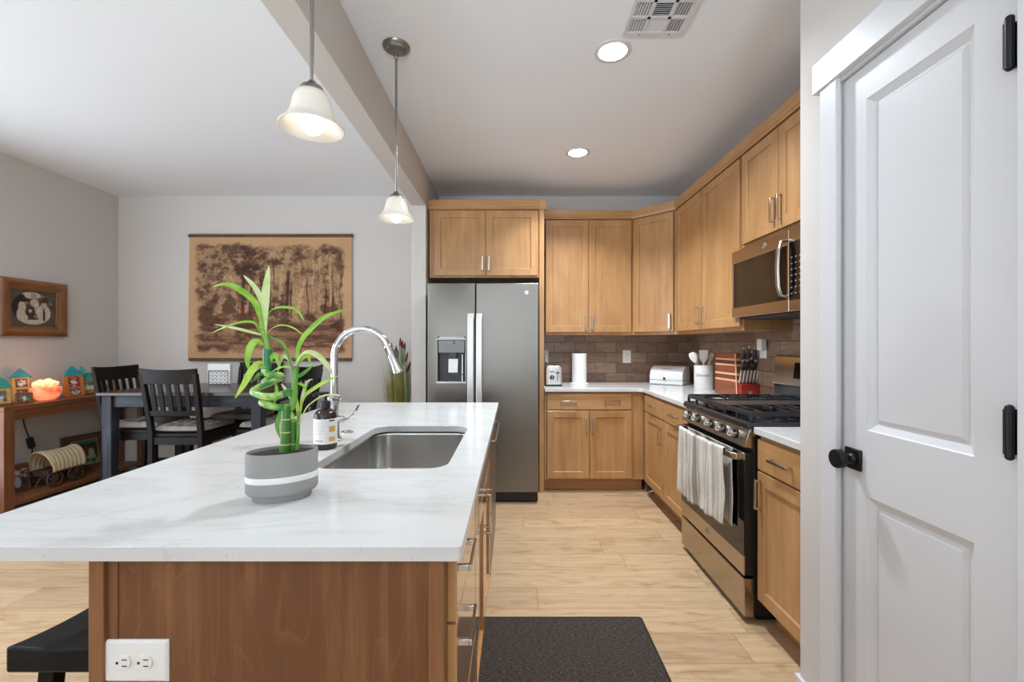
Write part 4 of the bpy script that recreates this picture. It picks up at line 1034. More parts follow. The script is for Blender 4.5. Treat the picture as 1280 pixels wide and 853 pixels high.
def forest(u, v):     # v = 0 bottom
    asp = 1.06
    c = np.zeros(u.shape+(3,))+np.array([196, 160, 122.])
    c = mixc(c, (178, 140, 100), vnoise(u*5, v*5, 1)*.7)
    edge = np.minimum(np.minimum((u-.035)*1.2, (.965-u)*1.2), np.minimum((v-.045)*1.0, (.94-v)*1.3))+ (vnoise(u*13, v*13, 2)-.5)*.10
    inside = sst(edge, 0.0, .05)
    # canopy masses
    f1 = vnoise(u*8, v*9, 3, 6, .68); f2 = vnoise(u*26, v*24, 4, 5, .7)
    leafy = sst(f1*.5+f2*.5 + .07*sst(v, .45, .75) + .05*sst(.46-u, 0, .1) - .05, .43, .64)
    scene = mixc(np.zeros(u.shape+(3,))+np.array([178, 140, 104.]), (104, 76, 62), leafy*.9)
    dk = sst(vnoise(u*10+3, v*8, 5, 6, .68), .50, .68)
    scene = mixc(scene, (76, 56, 50), dk*leafy*.75*sst(v, .25, .5))
    hi = sst(vnoise(u*15+9, v*14+2, 15, 5, .7), .54, .66)
    scene = mixc(scene, (206, 170, 132), hi*.6)
    # ground: lighter horizontal strokes
    gr = sst(.34+.03*np.sin(u*7)-v, -.02, .05)
    hs = vnoise(u*6, v*38, 6, 5, .6)
    gcol = mixc(np.zeros(u.shape+(3,))+np.array([168, 124, 92.]), (112, 80, 66), sst(hs, .40, .64))
    scene = mixc(scene, (0, 0, 0), gr*0)*(1-gr[..., None])+gcol*gr[..., None]
    lg_ = sst(vnoise(u*8, v*12, 7, 4), .50, .62)*(u < .3)*sst(.55-v, -.05, .1)
    scene = mixc(scene, (196, 158, 120), lg_*.7)
    # trunks
    rs = np.random.RandomState(5)
    for k in range(26):
        x0 = .30+.66*rs.rand(); w_ = .0022+.004*rs.rand(); lean = (rs.rand()-.5)*.04; b0 = .30+.08*rs.rand(); h0 = .62+.25*rs.rand()
        d = np.abs(u-(x0+lean*(v-b0)+.004*np.sin(v*25+k)))
        m_ = sst(w_*1.6-d, 0, w_)*sst(v, b0-.02, b0+.02)*sst(h0-v, -.02, .12)
        tone = (206, 168, 128) if rs.rand() < .55 else (62, 44, 36)
        scene = mixc(scene, tone, m_*(.55+.3*rs.rand()))
    for x0, x1, y0, y1, w_ in ((.655, .71, .33, .66, .006), (.555, .565, .36, .72, .007), (.60, .612, .38, .74, .010), (.33, .335, .35, .8, .010)):
        xx = x0+(x1-x0)*(v-y0)/(y1-y0); d = np.abs(u-xx)
        scene = mixc(scene, (212, 172, 130) if w_ < .008 else (70, 50, 42), sst(w_*1.5-d, 0, w_)*sst(v, y0-.01, y0+.02)*sst(y1-v, -.01, .06)*.8)
    # low shrubs along the clearing and the small red figure
    sh_ = sst(vnoise(u*12, v*12, 9, 5, .6)-.9*np.abs(v-.36), .42, .56)
    scene = mixc(scene, (84, 58, 46), sh_*.7)
    rd = np.exp(-(((u-.325)/.016)**2+((v-.405)/.018)**2)*1.2)
    scene = mixc(scene, (148, 44, 34), np.clip(rd*.9, 0, .7))
    scene = scene*(.90+.28*(vnoise(u*70, v*60, 12, 3, .7)-.5)[..., None]*1.2)
    return mixc(c, (0, 0, 0), inside*0)*(1-inside[..., None])+scene*inside[..., None]
M['canvas'] = attr_mat('printed_canvas', .9, .1); M['photo'] = attr_mat('photo_print', .35, .4)
tx0, tx1 = at(236, 300, 124).x, at(441, 300, 124).x
tz0, tz1 = at(0, 451.5, 124).z, at(0, 293, 124).z
YT = YB-.022
t = thing('wall_tapestry', 'large sepia canvas of a forest hanging from wooden bars on wall', 'wall hanging', ((tx0+tx1)/2, YT, tz0))
tw, th = tx1-tx0, tz1-tz0
paint_grid('canvas', lambda u, v: ((u-.5)*(tw-.02+.035*(v-1)*0)-(.016*(1-v) if u < .5 else -.0)*(1-2*u), .004*math.sin(u*9)*math.sin(v*3.1), .015+v*(th-.03)), 300, 230, forest, M['canvas'], t, solid=.0015)
barw = wood('dark_bar_wood', srgb(70, 48, 34), srgb(88, 60, 42), srgb(108, 76, 54), 'x', .6)
for z in (.0, th-.030):
    b = MB(); b.box(-tw/2-(0 if z else -.005), tw/2-(0 if z else .01), -.010, .012, z, z+.030); o = b.build('hanging_bar', barw, t, bevel=.003)
    for k in range(7):
        m = MB(); m.sphere((-tw/2+.10+k*(tw-.2)/6, -.0105, z+.016), .004, .002, .004, 8, 5); m.build('nail', M['pend'], o)

# ------------------------------------------------------------------ oval photograph on the left wall
Yp0, Yp1 = F/162.0, F/140.5; zc0, zc1 = 1.368, 1.832
t = thing('picture_frame', 'wide golden oak frame holding an oval sepia photo on left wall', 'picture', (XL, (Yp0+Yp1)/2, (zc0+zc1)/2), math.pi/2)
pw_, ph_ = Yp1-Yp0, zc1-zc0
oak = wood('golden_oak_frame', srgb(88, 52, 24), srgb(124, 78, 36), srgb(160, 110, 58), 'x', .35, scale=1.6, coat=.3)
oakv = wood('golden_oak_frame_side', srgb(88, 52, 24), srgb(124, 78, 36), srgb(160, 110, 58), 'z', .35, scale=1.6, coat=.3)
def moulding(name, side, mat):
    b = MB(); w = .088
    prof = [(0, -.004), (0, -.030), (.010, -.042), (.028, -.050), (.048, -.046), (.064, -.034), (.076, -.024), (.082, -.026), (w, -.020), (w, -.006)]
    c = [(-pw_/2, -ph_/2), (pw_/2, -ph_/2), (pw_/2, ph_/2), (-pw_/2, ph_/2)]
    def corner(i, k):
        x, z = c[i]; return (x+(k if x < 0 else -k), z+(k if z < 0 else -k))
    i, j = side
    b.rings([[(*corner(i, q)[:1], y, corner(i, q)[1]) for q, y in prof], [(corner(j, q)[0], y, corner(j, q)[1]) for q, y in prof]])
    return b.build(name, mat, t, smooth=40)
moulding('moulding', (0, 1), oak); moulding('moulding', (2, 3), oak); moulding('moulding', (1, 2), oakv); moulding('moulding', (3, 0), oakv)
iw, ih = pw_-.17, ph_-.17
b = MB(); n = 48
oval = [(iw*.455*math.cos(2*math.pi*k/n), ih*.47*math.sin(2*math.pi*k/n)) for k in range(n)]
rect = []
for p in oval:
    s = min(iw/2/max(abs(p[0]), 1e-6), ih/2/max(abs(p[1]), 1e-6)); rect.append((p[0]*s, p[1]*s))
b.rings([[(p[0], -.010, p[1]) for p in rect], [(p[0], -.012, p[1]) for p in oval], [(p[0]*.985, -.009, p[1]*.985) for p in oval]], True, False, False)
b.build('mat_board', plain('olive_mat', srgb(88, 84, 68), .9, var=.1), t, smooth=0)
def two_people(u, v):
    c = np.zeros(u.shape+(3,))+np.array([92, 74, 60.]); n1 = vnoise(u*16, v*12, 21, 5, .6)
    c = mixc(c, (206, 194, 176), sst(n1, .52, .66)*.6)
    def ell(cx, cz, rx, rz, col, k=1.0):
        nonlocal c
        d = ((u-cx)/rx)**2+((v-cz)/rz)**2; c = mixc(c, col, sst(1.15-d, 0, .3)*k)
    ell(.46, .88, .22, .10, (226, 214, 196)); ell(.54, .66, .10, .12, (222, 208, 188), .9); ell(.15, .45, .18, .30, (48, 36, 32))
    for q in range(5): ell(.47+.03*q, .86, .008, .07, (92, 70, 58), .8)
    ell(.27, .30, .13, .24, (214, 202, 184)); ell(.26, .55, .08, .14, (214, 196, 172)); ell(.25, .74, .17, .07, (44, 32, 28)); ell(.25, .81, .08, .08, (44, 32, 28))
    ell(.76, .36, .16, .26, (216, 204, 186)); ell(.77, .60, .065, .12, (206, 186, 160)); ell(.77, .73, .13, .05, (70, 54, 44)); ell(.77, .79, .06, .06, (70, 54, 44)); ell(.76, .30, .03, .22, (58, 42, 36))
    ell(.45, .40, .12, .16, (66, 48, 40)); ell(.44, .42, .04, .05, (210, 196, 176)); ell(.48, .20, .09, .06, (72, 54, 44)); ell(.52, .10, .30, .07, (220, 208, 190)); ell(.60, .50, .06, .16, (222, 212, 196), .8)
    return c*(.9+.25*(vnoise(u*30, v*24, 23, 3)-.5)[..., None])
paint_grid('photograph', lambda u, v: ((u-.5)*iw*.95, -.006, (v-.5)*ih*.97), 70, 50, two_people, M['photo'], t)

# ------------------------------------------------------------------ dining set
tblt = wood('table_top_wood', srgb(46, 34, 29), srgb(66, 48, 40), srgb(88, 66, 54), 'x', .28, coat=.3)
blk = wood('distressed_black_paint', srgb(30, 31, 36), srgb(46, 48, 56), srgb(84, 87, 97), 'z', .5, scale=1.5, spec=.25)
blkx = wood('distressed_black_paint_rail', srgb(28, 29, 34), srgb(42, 44, 51), srgb(76, 79, 88), 'x', .5, scale=1.5, spec=.25)
drk = wood('espresso_chair_wood', srgb(16, 12, 11), srgb(24, 19, 17), srgb(42, 36, 34), 'z', .45, scale=1.2, spec=.2)
TX0, TX1, TY0, TY1, TZ = -3.216, -1.935, 3.395, 4.245, .93
t = thing('dining_table', 'tall black distressed dining table with brown top below the tapestry', 'table', ((TX0+TX1)/2, (TY0+TY1)/2, 0))
hx_, hy_ = (TX1-TX0)/2, (TY1-TY0)/2
b = MB(); b.box(-hx_, hx_, -hy_, hy_, TZ-.026, TZ); b.build('tabletop', tblt, t, bevel=.004)
b = MB(); l = .045
b.box(-hx_+.09, hx_-.09, -hy_+.045, -hy_+.067, TZ-.118, TZ-.026); b.build('apron', blkx, t, bevel=.002)
b = MB(); b.box(-hx_+.09, hx_-.09, hy_-.067, hy_-.045, TZ-.118, TZ-.026); b.build('apron', blkx, t, bevel=.002)
for sx in (-1, 1):
    b = MB(); x = sx*(hx_-.056); b.box(min(x, x-sx*.022), max(x, x-sx*.022), -hy_+.09, hy_-.09, TZ-.118, TZ-.026); b.build('apron', blk, t, bevel=.002)
for sx in (-1, 1):
    for sy in (-1, 1):
        b = MB(); x = sx*(hx_-.062); y = sy*(hy_-.062)
        b.rings([[(x-w, y-w, z), (x+w, y-w, z), (x+w, y+w, z), (x-w, y+w, z)] for w, z in ((.030, 0), (.038, .75), (.038, TZ-.026))]); b.build('leg', blk, t, bevel=.004)

def chair_proto(label, loc, rz):
    """faces +y, seat in front of the back at y = 0"""
    t = thing('dining_chair', label, 'chair', loc, rz, 'dining chairs round the black table')
    w = .205; SZ = .62
    def lean(z): return -.085*max(0, (z-.60)/.52)**1.15
    b = MB(); b.prism(fillet([(-.205, .0), (.205, .0), (.225, .43), (-.225, .43)], [.01, .01, .03, .03], 3), SZ-.028, SZ, 'z'); b.build('seat', drk, t, bevel=.006)
    for sx in (-1, 1):
        b = MB(); rs = []
        for z, hw_ in ((0, .017), (.35, .019), (.62, .020), (.80, .018), (.95, .017), (1.08, .016)):
            x = sx*(w-.018+.012*max(0, (z-.6)/.5)+.012*max(0, (.6-z)/.6)); y = lean(z)-.03*max(0, (.35-z)/.35)
            rs.append([(x-hw_, y-.018, z), (x+hw_, y-.018, z), (x+hw_, y+.018, z), (x-hw_, y+.018, z)])
        b.rings(rs); b.build('leg', drk, t, bevel=.004)
        b = MB(); x = sx*.198
        b.rings([[(x-k, .40-k, z), (x+k, .40-k, z), (x+k, .40+k, z), (x-k, .40+k, z)] for z, k in ((0, .016), (SZ-.028, .021))]); b.build('leg', drk, t, bevel=.004)
        b = MB(); b.box(x-.010, x+.010, .02, .385, SZ-.085, SZ-.028); b.build('seat_rail', drk, t, bevel=.002)
        b = MB(); b.box(x-.009, x+.009, .0, .385, .255, .290); b.build('stretcher', drk, t, bevel=.002)
    for y in (.0, .40):
        b = MB(); b.box(-.185, .185, y-.010, y+.010, SZ-.085, SZ-.028); b.build('seat_rail', drk, t, bevel=.002)
    b = MB(); b.box(-.185, .185, .39, .41, .18, .215); b.build('stretcher', drk, t, bevel=.002)
    def curved(z0, z1, half, th, bow, name, topbow=0):
        b = MB(); n = 10; rs = []
        for k in range(n+1):
            u = -1+2*k/n; x = u*half; yb = -bow*(1-u*u)
            zt = z1-topbow*(1-u*u)
            rs.append([(x, lean(z0)+yb-th, z0), (x, lean(zt)+yb-th, zt), (x, lean(zt)+yb+th, zt), (x, lean(z0)+yb+th, z0)])
        b.rings(rs); return b.build(name, drk, t, bevel=.003, smooth=30)
    curved(1.005, 1.122, .212, .012, .026, 'top_rail', .010)
    curved(.760, .800, .19, .010, .018, 'lower_rail')
    for k in range(5):
        u = -.62+1.24*k/4; b = MB(); rs = []
        for z in (.795, .90, 1.01):
            y = lean(z)-.022*(1-u*u)
            x = u*.205
            rs.append([(x-.017, y-.006, z), (x+.017, y-.006, z), (x+.017, y+.006, z), (x-.017, y+.006, z)])
        b.rings(rs); b.build('slat', drk, t, bevel=.002)
    return t
def cushion_proto(label, loc, rz):
    t = thing('seat_cushion', label, 'cushion', loc, rz, 'tufted cushions on the dining chairs')
    def pt(u, v, top):
        x = (u-.5)*2; y = (v-.5)*2
        e = (1-abs(x)**4)*(1-abs(y)**4); e = max(e, 0)**.30
        z = .046*e*(1 if top else -.40)
        if top:
            for a in (-.4, .4):
                for c in (-.4, .4): z -= .022*math.exp(-((x-a)**2+(y-c)**2)*22)
            z += .004*math.sin(x*15+2*y)*e+.004*math.sin(y*17+x)*e
        k = 1-.05*(abs(x*y)**2)
        return (x*.205*k, .02+.20+y*.20*k, .0185+z)
    b = MB(); b.grid(lambda u, v: pt(u, v, True), 40, 40); b.grid(lambda u, v: pt(u, v, False), 24, 24)
    b.build('pad', M['cushion'], t, smooth=70)
    for a in (-.4, .4):
        for c in (-.4, .4):
            m = MB(); m.sphere((a*.205, .22+c*.2, .043), .007, .007, .003, 10, 6); m.build('tuft_button', M['cushion'], t)
    return t
M['cushion'] = plain('grey_cushion_fabric', srgb(146, 140, 132), .95, spec=.1, var=.22, vs=9, bmp=.5, bs=70)
ch = [((-2.573, 3.372), 0, 'dark slat back dining chair seen from behind at the table near side', 'grey tufted cushion on the chair seen from behind'),
      ((-3.283, 3.74), -math.pi/2, 'dark slat back dining chair at table end beside the console', 'grey tufted cushion on the chair beside the console'),
      ((-1.80, 3.745), math.pi/2, 'dark slat back dining chair at table end behind the bamboo', 'grey tufted cushion on the chair behind the bamboo'),
      ((-2.52, 4.335), math.pi, 'dark slat back dining chair pushed in against the tapestry wall', 'grey tufted cushion on the chair against the tapestry wall')]
p0 = c0 = None
for (x, y), rz, l1, l2 in ch:
    if p0 is None:
        p0 = chair_proto(l1, (x, y, 0), rz); c0 = cushion_proto(l2, (x, y, .620), rz)
    else:
        dup(p0, (x, y, 0), rz, l1); dup(c0, (x, y, .620), rz, l2)
# napkin holder on the table
pn = at(274, 482, 139); nx, ny = pn.x, 3.98
t = thing('napkin_holder', 'black wire napkin holder standing on the dining table', 'napkin holder', (nx, ny, TZ))
wire = M['matte_black']
for y in (-.025, .025):
    b = MB(); hw_, h0, h1 = .085, .012, .135
    b.tube([(-hw_, y, h0), (hw_, y, h0), (hw_, y, h1), (-hw_, y, h1), (-hw_, y, h0)], .0028, 6)
    for k in range(5):
        for j in range(4):
            cx = -hw_+.017+.0378*k*.98; cz_ = h0+.015+.0308*j
            b.tube([(cx-.0189, y, cz_-.012), (cx-.010, y, cz_+.006), (cx, y, cz_+.0125), (cx+.010, y, cz_+.006), (cx+.0189, y, cz_-.012)], .0014, 5)
    b.build('wire_panel', wire, t)
b = MB()
for x in (-.06, .06): b.tube([(x, -.032, .0), (x, -.025, .012), (x, .025, .012), (x, .032, .0)], .0028, 6)
b.build('base_wire', wire, t)
t = thing('napkin_stack', 'white paper napkins held upright in the wire holder', 'napkins', (nx+.004, ny, TZ+.0155))
b = MB(); 
for k in range(7): b.box(-.100+.001*(k % 3), .100-.002*(k % 2), -.020+k*.0055, -.0155+k*.0055, 0, .178+.001*((k*7) % 3))
b.build('napkins', M['paper'], t, bevel=.001)

# ------------------------------------------------------------------ console table on the left wall
cw = wood('walnut_console', srgb(88, 52, 30), srgb(116, 72, 44), srgb(140, 92, 60), 'y', .42, scale=.8)
cwz = wood('walnut_console_leg', srgb(88, 52, 30), srgb(116, 72, 44), srgb(140, 92, 60), 'z', .42, scale=.8)
CX0, CX1, CY0, CY1, CZ = XL+.016, -3.650, 3.163, 4.43, .85
t = thing('console_table', 'long brown wooden console table with low shelf along the left wall', 'console table', (CX0, CY0, 0))
cw_, cl = CX1-CX0, CY1-CY0
b = MB(); b.box(0, cw_, 0, cl, CZ-.035, CZ); b.build('tabletop', cw, t, bevel=.003)
for x in (0, cw_-.07):
    for y in (0, cl-.07):
        b = MB(); b.box(x, x+.07, y, y+.07, 0, CZ-.035); b.build('leg', cwz, t, bevel=.003)
b = MB(); b.box(cw_-.03, cw_-.008, .07, cl-.07, CZ-.105, CZ-.035); b.build('apron', cw, t, bevel=.002)
b = MB(); b.box(.0, cw_-.004, .07, cl-.07, .118, .148); b.build('shelf', cw, t, bevel=.003)
# house-shaped photo frames
teal = plain('teal_painted_wood', srgb(38, 140, 158), .55, var=.12, vs=25)
teal2 = plain('green_teal_painted_wood', srgb(58, 150, 140), .55, var=.12, vs=25)
yel = plain('yellow_painted_wood', srgb(206, 160, 74), .6, var=.12, vs=25)
orn = plain('orange_brown_wood', srgb(190, 116, 48), .5, var=.15, vs=25)
brn = plain('brown_frame_wood', srgb(126, 72, 36), .5, var=.15, vs=25)
def snap(seed, base, spots):
    def fn(u, v):
        c = np.zeros(u.shape+(3,))+np.array(base, float); c = mixc(c, (60, 54, 48), sst(vnoise(u*6, v*6, seed, 4), .45, .6)*.8)
        w1 = (vnoise(u*5, v*5, seed+50, 4, .7)-.5)*1.5; w2 = (vnoise(u*5, v*5, seed+90, 4, .7)-.5)*1.5
        for cx, cy, rx, ry, col in spots: c = mixc(c, col, sst(1.0-((u+w1*.5-cx)/rx)**2-((v+w2*.5-cy)/ry)**2, 0, .5)*.85)
        c = mixc(c, (228, 222, 212), sst(vnoise(u*9, v*9, seed+7, 3), .62, .7)*.5)
        return c
    return fn
Wt, Sk = (226, 224, 220), (206, 160, 130)
def tilt_frame(name, label, y, x, zrot, w, h, body, roofs, photos, base=None, th=.018, tilt=8, zfloor=CZ, round_=False, cat='picture frame', group=None):
    """body w x h; roofs = [(polygon, material)]; photos = [(x0, x1, z0, z1, fn)]; leans back"""
    t = thing(name, label, cat, (x, y, zfloor+.0015), zrot, group)
    Mt = Matrix.Rotation(R(-tilt), 4, 'X')
    b = MB(Mt); b.box(-w/2, w/2, 0, th, .0, h); o = b.build('frame_body', body, t, bevel=.003)
    for poly, mt in roofs:
        b = MB(Mt); b.prism(poly, -.004, th+.002, 'y'); b.build('roof', mt, t, bevel=.003)
    if base:
        b = MB(); b.box(-w/2-.004, w/2+.004, -.022, .03, -.001, base[0]); b.build('ledge', base[1], t, bevel=.003)
    for i, (x0, x1, z0, z1, fn) in enumerate(photos):
        def P(u, v):
            q = Mt @ Vector((x0+(x1-x0)*u, -.0015, z0+(z1-z0)*v)); return tuple(q)
        paint_grid('photo', P, 30, 30, fn, M['photo'], t)
    # little stand behind
    b = MB(); 
    p = Mt @ Vector((0, th, h*.55)); b.tube([p, (0, p.y+.05*1+.02, .004)], .005, 6); b.build('stand', body, t)
    return t
za = R(72)
tilt_frame('house_photo_frame', 'teal roofed yellow house photo frame cut by the photo edge on console', 3.205, -3.745, za, .150, .135, yel,
           [([(-.082, .128), (.086, .128), (.055, .190), (.02, .215), (-.05, .21)], teal2)], [(-.058, .05, .030, .112, snap(31, (110, 104, 98), [(.35, .55, .16, .22, (70, 56, 50)), (.6, .3, .3, .25, Wt), (.3, .25, .2, .2, (150, 140, 132))])), (-.03, .03, .150, .182, snap(32, (206, 186, 90), [(.5, .4, .3, .4, (150, 80, 60))]))],
           base=(.018, brn))
tilt_frame('house_photo_frame', 'tall yellow house photo frame with pointed teal roof beside the cut off frame', 3.495, -3.885, za, .100, .195, yel,
           [([(-.066, .188), (.072, .188), (.000, .262)], teal)], [(-.034, .036, .112, .178, snap(33, (96, 90, 86), [(.5, .5, .3, .4, Wt), (.45, .6, .16, .2, (60, 70, 96))])), (-.034, .036, .022, .095, snap(34, (90, 84, 88), [(.4, .4, .3, .3, (170, 160, 170))]))])
tilt_frame('small_photo_frame', 'small brown photo frame leaning close to the glowing salt lamp', 3.378, -3.735, R(68), .095, .082, brn, [],
           [(-.030, .032, .016, .066, snap(35, (90, 96, 84), [(.45, .45, .22, .4, Wt), (.75, .3, .2, .2, (60, 110, 60))]))], tilt=12)
tilt_frame('house_photo_frame', 'orange house photo frame with teal roof standing right of the salt lamp', 3.830, -3.80, R(74), .142, .185, orn,
           [([(-.068, .178), (.082, .178), (.075, .205), (.035, .225), (-.002, .268), (-.045, .225)], teal), ([(.048, .215), (.092, .215), (.066, .262)], teal2)],
           [(-.042, .040, .082, .170, snap(36, (150, 70, 60), [(.5, .45, .32, .4, Wt), (.45, .68, .14, .14, (50, 44, 50)), (.75, .2, .2, .14, (200, 50, 56))])), (-.040, .042, .012, .066, snap(37, (120, 110, 60), [(.5, .4, .4, .35, Wt), (.5, .45, .12, .2, (90, 80, 90))]))])
tilt_frame('house_photo_frame', 'low arched teal roof photo frame between the orange one and the chair', 3.985, -3.80, R(74), .165, .128, orn,
           [([(-.086, .122), (.09, .122), (.085, .165), (.04, .196), (-.03, .198), (-.07, .165)], teal2)],
           [(-.066, .072, .028, .112, snap(38, (128, 112, 90), [(.4, .4, .35, .3, (206, 214, 200)), (.35, .75, .1, .12, (120, 76, 50)), (.75, .45, .2, .25, Wt)])), (-.03, .035, .140, .178, snap(39, (220, 200, 150), [(.5, .5, .3, .3, (150, 70, 50))]))],
           base=(.016, brn))
tilt_frame('house_photo_frame', 'orange photo frame with two teal peaks mostly hidden by the chair back', 4.165, -3.82, R(78), .150, .195, orn,
           [([(-.080, .188), (-.028, .188), (-.054, .232)], plain('slate_roof_paint', srgb(84, 110, 108), .6)), ([(.0, .188), (.084, .188), (.042, .240)], teal)],
           [(-.05, .05, .03, .15, snap(40, (120, 110, 100), [(.5, .5, .3, .3, Wt)]))])

# salt lamp
t = thing('salt_lamp', 'glowing pink salt crystal bowl lamp on the console table', 'lamp', (-3.785, 3.575, CZ))
def salt(name, c1, c2, e, e2=None):
    m, N, L, b = nt(name); g = noise(N, L, objco(N, L, (9, 9, 9)), 1.6, 4, .6, .5)
    col = ramp(N, L, g, [(.32, c1), (.62, c2)])
    L.new(col, b.inputs['Base Color']); L.new(col, b.inputs['Emission Color']); b.inputs['Emission Strength'].default_value = e; b.inputs['Roughness'].default_value = .35
    return m
b = MB(); b.lathe([(.0, .0), (.052, .002), (.074, .022), (.090, .060), (.094, .095), (.088, .104), (.083, .094), (.07, .05), (.0, .03)], n=40); b.build('bowl', salt('salt_glass', srgb(206, 62, 36), srgb(246, 150, 104), .55), t, smooth=60)
random.seed(8)
chunk = salt('lit_salt_crystal', srgb(250, 176, 112), srgb(255, 220, 168), .38)
for k in range(15):
    a = k*2.4; r = .014+.050*math.sqrt(k/15); x, y, z = r*math.cos(a), r*math.sin(a), .112+.044*(1-(r/.08)**1.3)
    b = MB(Matrix.Translation((x, y, z)) @ Euler((random.random()*3, random.random()*3, random.random()*3)).to_matrix().to_4x4())
    s = .022+.012*random.random(); b.sphere((0, 0, 0), s, s*.75, s*.85, 6, 4); b.build('salt_chunk', chunk, t, smooth=0)
pl = bpy.data.lights.new('salt_lamp_light', 'POINT'); pl.energy = 0.45; pl.color = (1, .36, .16); pl.shadow_soft_size = .05
po_ = bpy.data.objects.new('salt_lamp_light', pl); COL.objects.link(po_); po_.parent = t; po_.location = (.06, -.02, .185)
# its cord with inline switch, hanging behind the console
lo = Vector((-3.785, 3.575, CZ))
pts = smooth_path([Vector(p)-lo for p in ((-3.89, 3.58, .856), (-3.95, 3.58, .856), (-3.990, 3.58, .85), (-3.9925, 3.58, .80), (-3.9925, 3.60, .66), (-3.990, 3.63, .55), (-3.980, 3.64, .50), (-3.978, 3.65, .42), (-3.97, 3.62, .34), (-3.96, 3.61, .156))], 50)
b = MB(); b.tube(pts, .004, 8); cd = b.build('cord', M['black'], t, smooth=60)
b = MB(RZ(0, Vector((-3.980, 3.64, .49))-lo) @ Matrix.Rotation(R(14), 4, 'X')); b.box(-.012, .012, -.022, .022, -.045, .045); b.build('inline_switch', M['black'], cd, bevel=.006)

# covered wagon on the shelf
gx, gz = -3.795, .148
t = thing('toy_covered_wagon', 'model covered wagon with cream canopy on the console low shelf', 'model wagon', (gx, 3.655, gz))
dkw = wood('dark_wagon_wood', srgb(48, 32, 24), srgb(66, 46, 34), srgb(84, 60, 46), 'y', .6)
b = MB(); b.rings([[(-.058, -.11, .088), (.058, -.11, .088), (.066, -.115, .138), (-.066, -.115, .138)], [(-.058, .135, .088), (.058, .135, .088), (.066, .14, .138), (-.066, .14, .138)]]); b.build('wagon_bed', dkw, t, bevel=.002)
canv = plain('cream_canopy', srgb(206, 186, 150), .85, var=.1, vs=18, bmp=.3, bs=60)
def cano(u, v):
    a = -R(12)+R(204)*u; yy = -.108+.270*v
    flare = 1+.22*(abs(v-.5)*2)**3
    rib = 1+.045*abs(math.sin(v*math.pi*8))
    r = .092*rib
    return (r*math.cos(a)*1.0*flare**.3, yy+ (.035*math.sin(max(a, 0)) if v < .06 else 0)*-1*(1-v/.06) , .150+.128*max(math.sin(a), -.2)*rib*flare**.5)
b = MB(); b.grid(cano, 28, 96); b.build('canopy', canv, t, smooth=60, solid=.004)
def wheel(x, y, r):
    b = MB(); n = 24
    b.tube([(x, y+r*.92*math.cos(2*math.pi*k/n), r+r*.92*math.sin(2*math.pi*k/n)) for k in range(n+1)], r*.10, 8)
    o = b.build('wheel', dkw, t, smooth=50)
    m = MB()
    for k in range(10):
        a = 2*math.pi*k/10; m.tube([(x, y, r), (x, y+r*.9*math.cos(a), r+r*.9*math.sin(a))], r*.055, 6)
    m.build('spokes', dkw, o)
    m = MB(); m.cyl((x-.012, y, r), (x+.012, y, r), r*.2, n=12); m.build('hub', dkw, o)
for x in (-.088, .088):
    wheel(x, -.085, .066); wheel(x, .085, .068)
for y, r in ((-.085, .066), (.085, .068)):
    b = MB(); b.cyl((-.088, y, r), (.088, y, r), .006, n=8); b.box(-.02, .02, y-.012, y+.012, r, .096); b.build('axle', dkw, t)
b = MB(); b.tube([(0, -.105, .08), (0, -.135, .05), (0, -.150, .02)], .006, 8); b.build('tongue', dkw, t)

def farm_card(u, v):
    c = np.zeros(u.shape+(3,))+np.array([44, 40, 34.])
    c = mixc(c, (66, 110, 62), sst(v, .84, .88)); c = mixc(c, (88, 132, 84), sst(.24-v, 0, .06)*sst(vnoise(u*9, v*9, 41), .4, .55))
    for cx, cy, rx, ry, col in ((.5, .55, .14, .28, (84, 40, 34)), (.72, .45, .12, .2, (150, 140, 120)), (.3, .4, .12, .2, (70, 78, 60)), (.7, .28, .2, .09, (120, 150, 110))):
        c = mixc(c, col, sst(1.1-((u-cx)/rx)**2-((v-cy)/ry)**2, 0, .35))
    e = np.minimum(np.minimum(u, 1-u), np.minimum(v, 1-v)); return mixc(c, (176, 172, 150), sst(.035-e, 0, .012))
dbrn = wood('dark_brown_frame', srgb(66, 42, 26), srgb(86, 56, 36), srgb(104, 72, 48), 'x', .5)
tilt_frame('framed_print', 'brown framed green print leaning on the wall behind the toy wagon', 4.045, -3.905, R(80), .330, .330, dbrn, [], [(-.105, .110, .05, .275, farm_card)], tilt=9, zfloor=.148, th=.02)
def bouquet(u, v):
    c = np.zeros(u.shape+(3,))+np.array([64, 54, 48.])
    fl = sst(vnoise(u*9, v*9, 43, 4, .6), .5, .6)*sst(v, .45, .55); c = mixc(c, (196, 190, 186), fl*.8); c = mixc(c, (168, 60, 62), sst(vnoise(u*11+4, v*11, 44, 3), .58, .66)*sst(v, .45, .6))
    for cx, cy, rx, ry, col in ((.3, .25, .14, .25, (178, 140, 100)), (.62, .3, .12, .3, (140, 140, 150)), (.85, .3, .1, .25, (44, 40, 44))):
        c = mixc(c, col, sst(1.1-((u-cx)/rx)**2-((v-cy)/ry)**2, 0, .35))
    return c
tilt_frame('framed_photo', 'dark framed flower photo on the low shelf beside console leg', 3.405, -3.87, R(70), .225, .215, dbrn, [], [(-.07, .105, .03, .175, bouquet)], tilt=12, zfloor=.148)

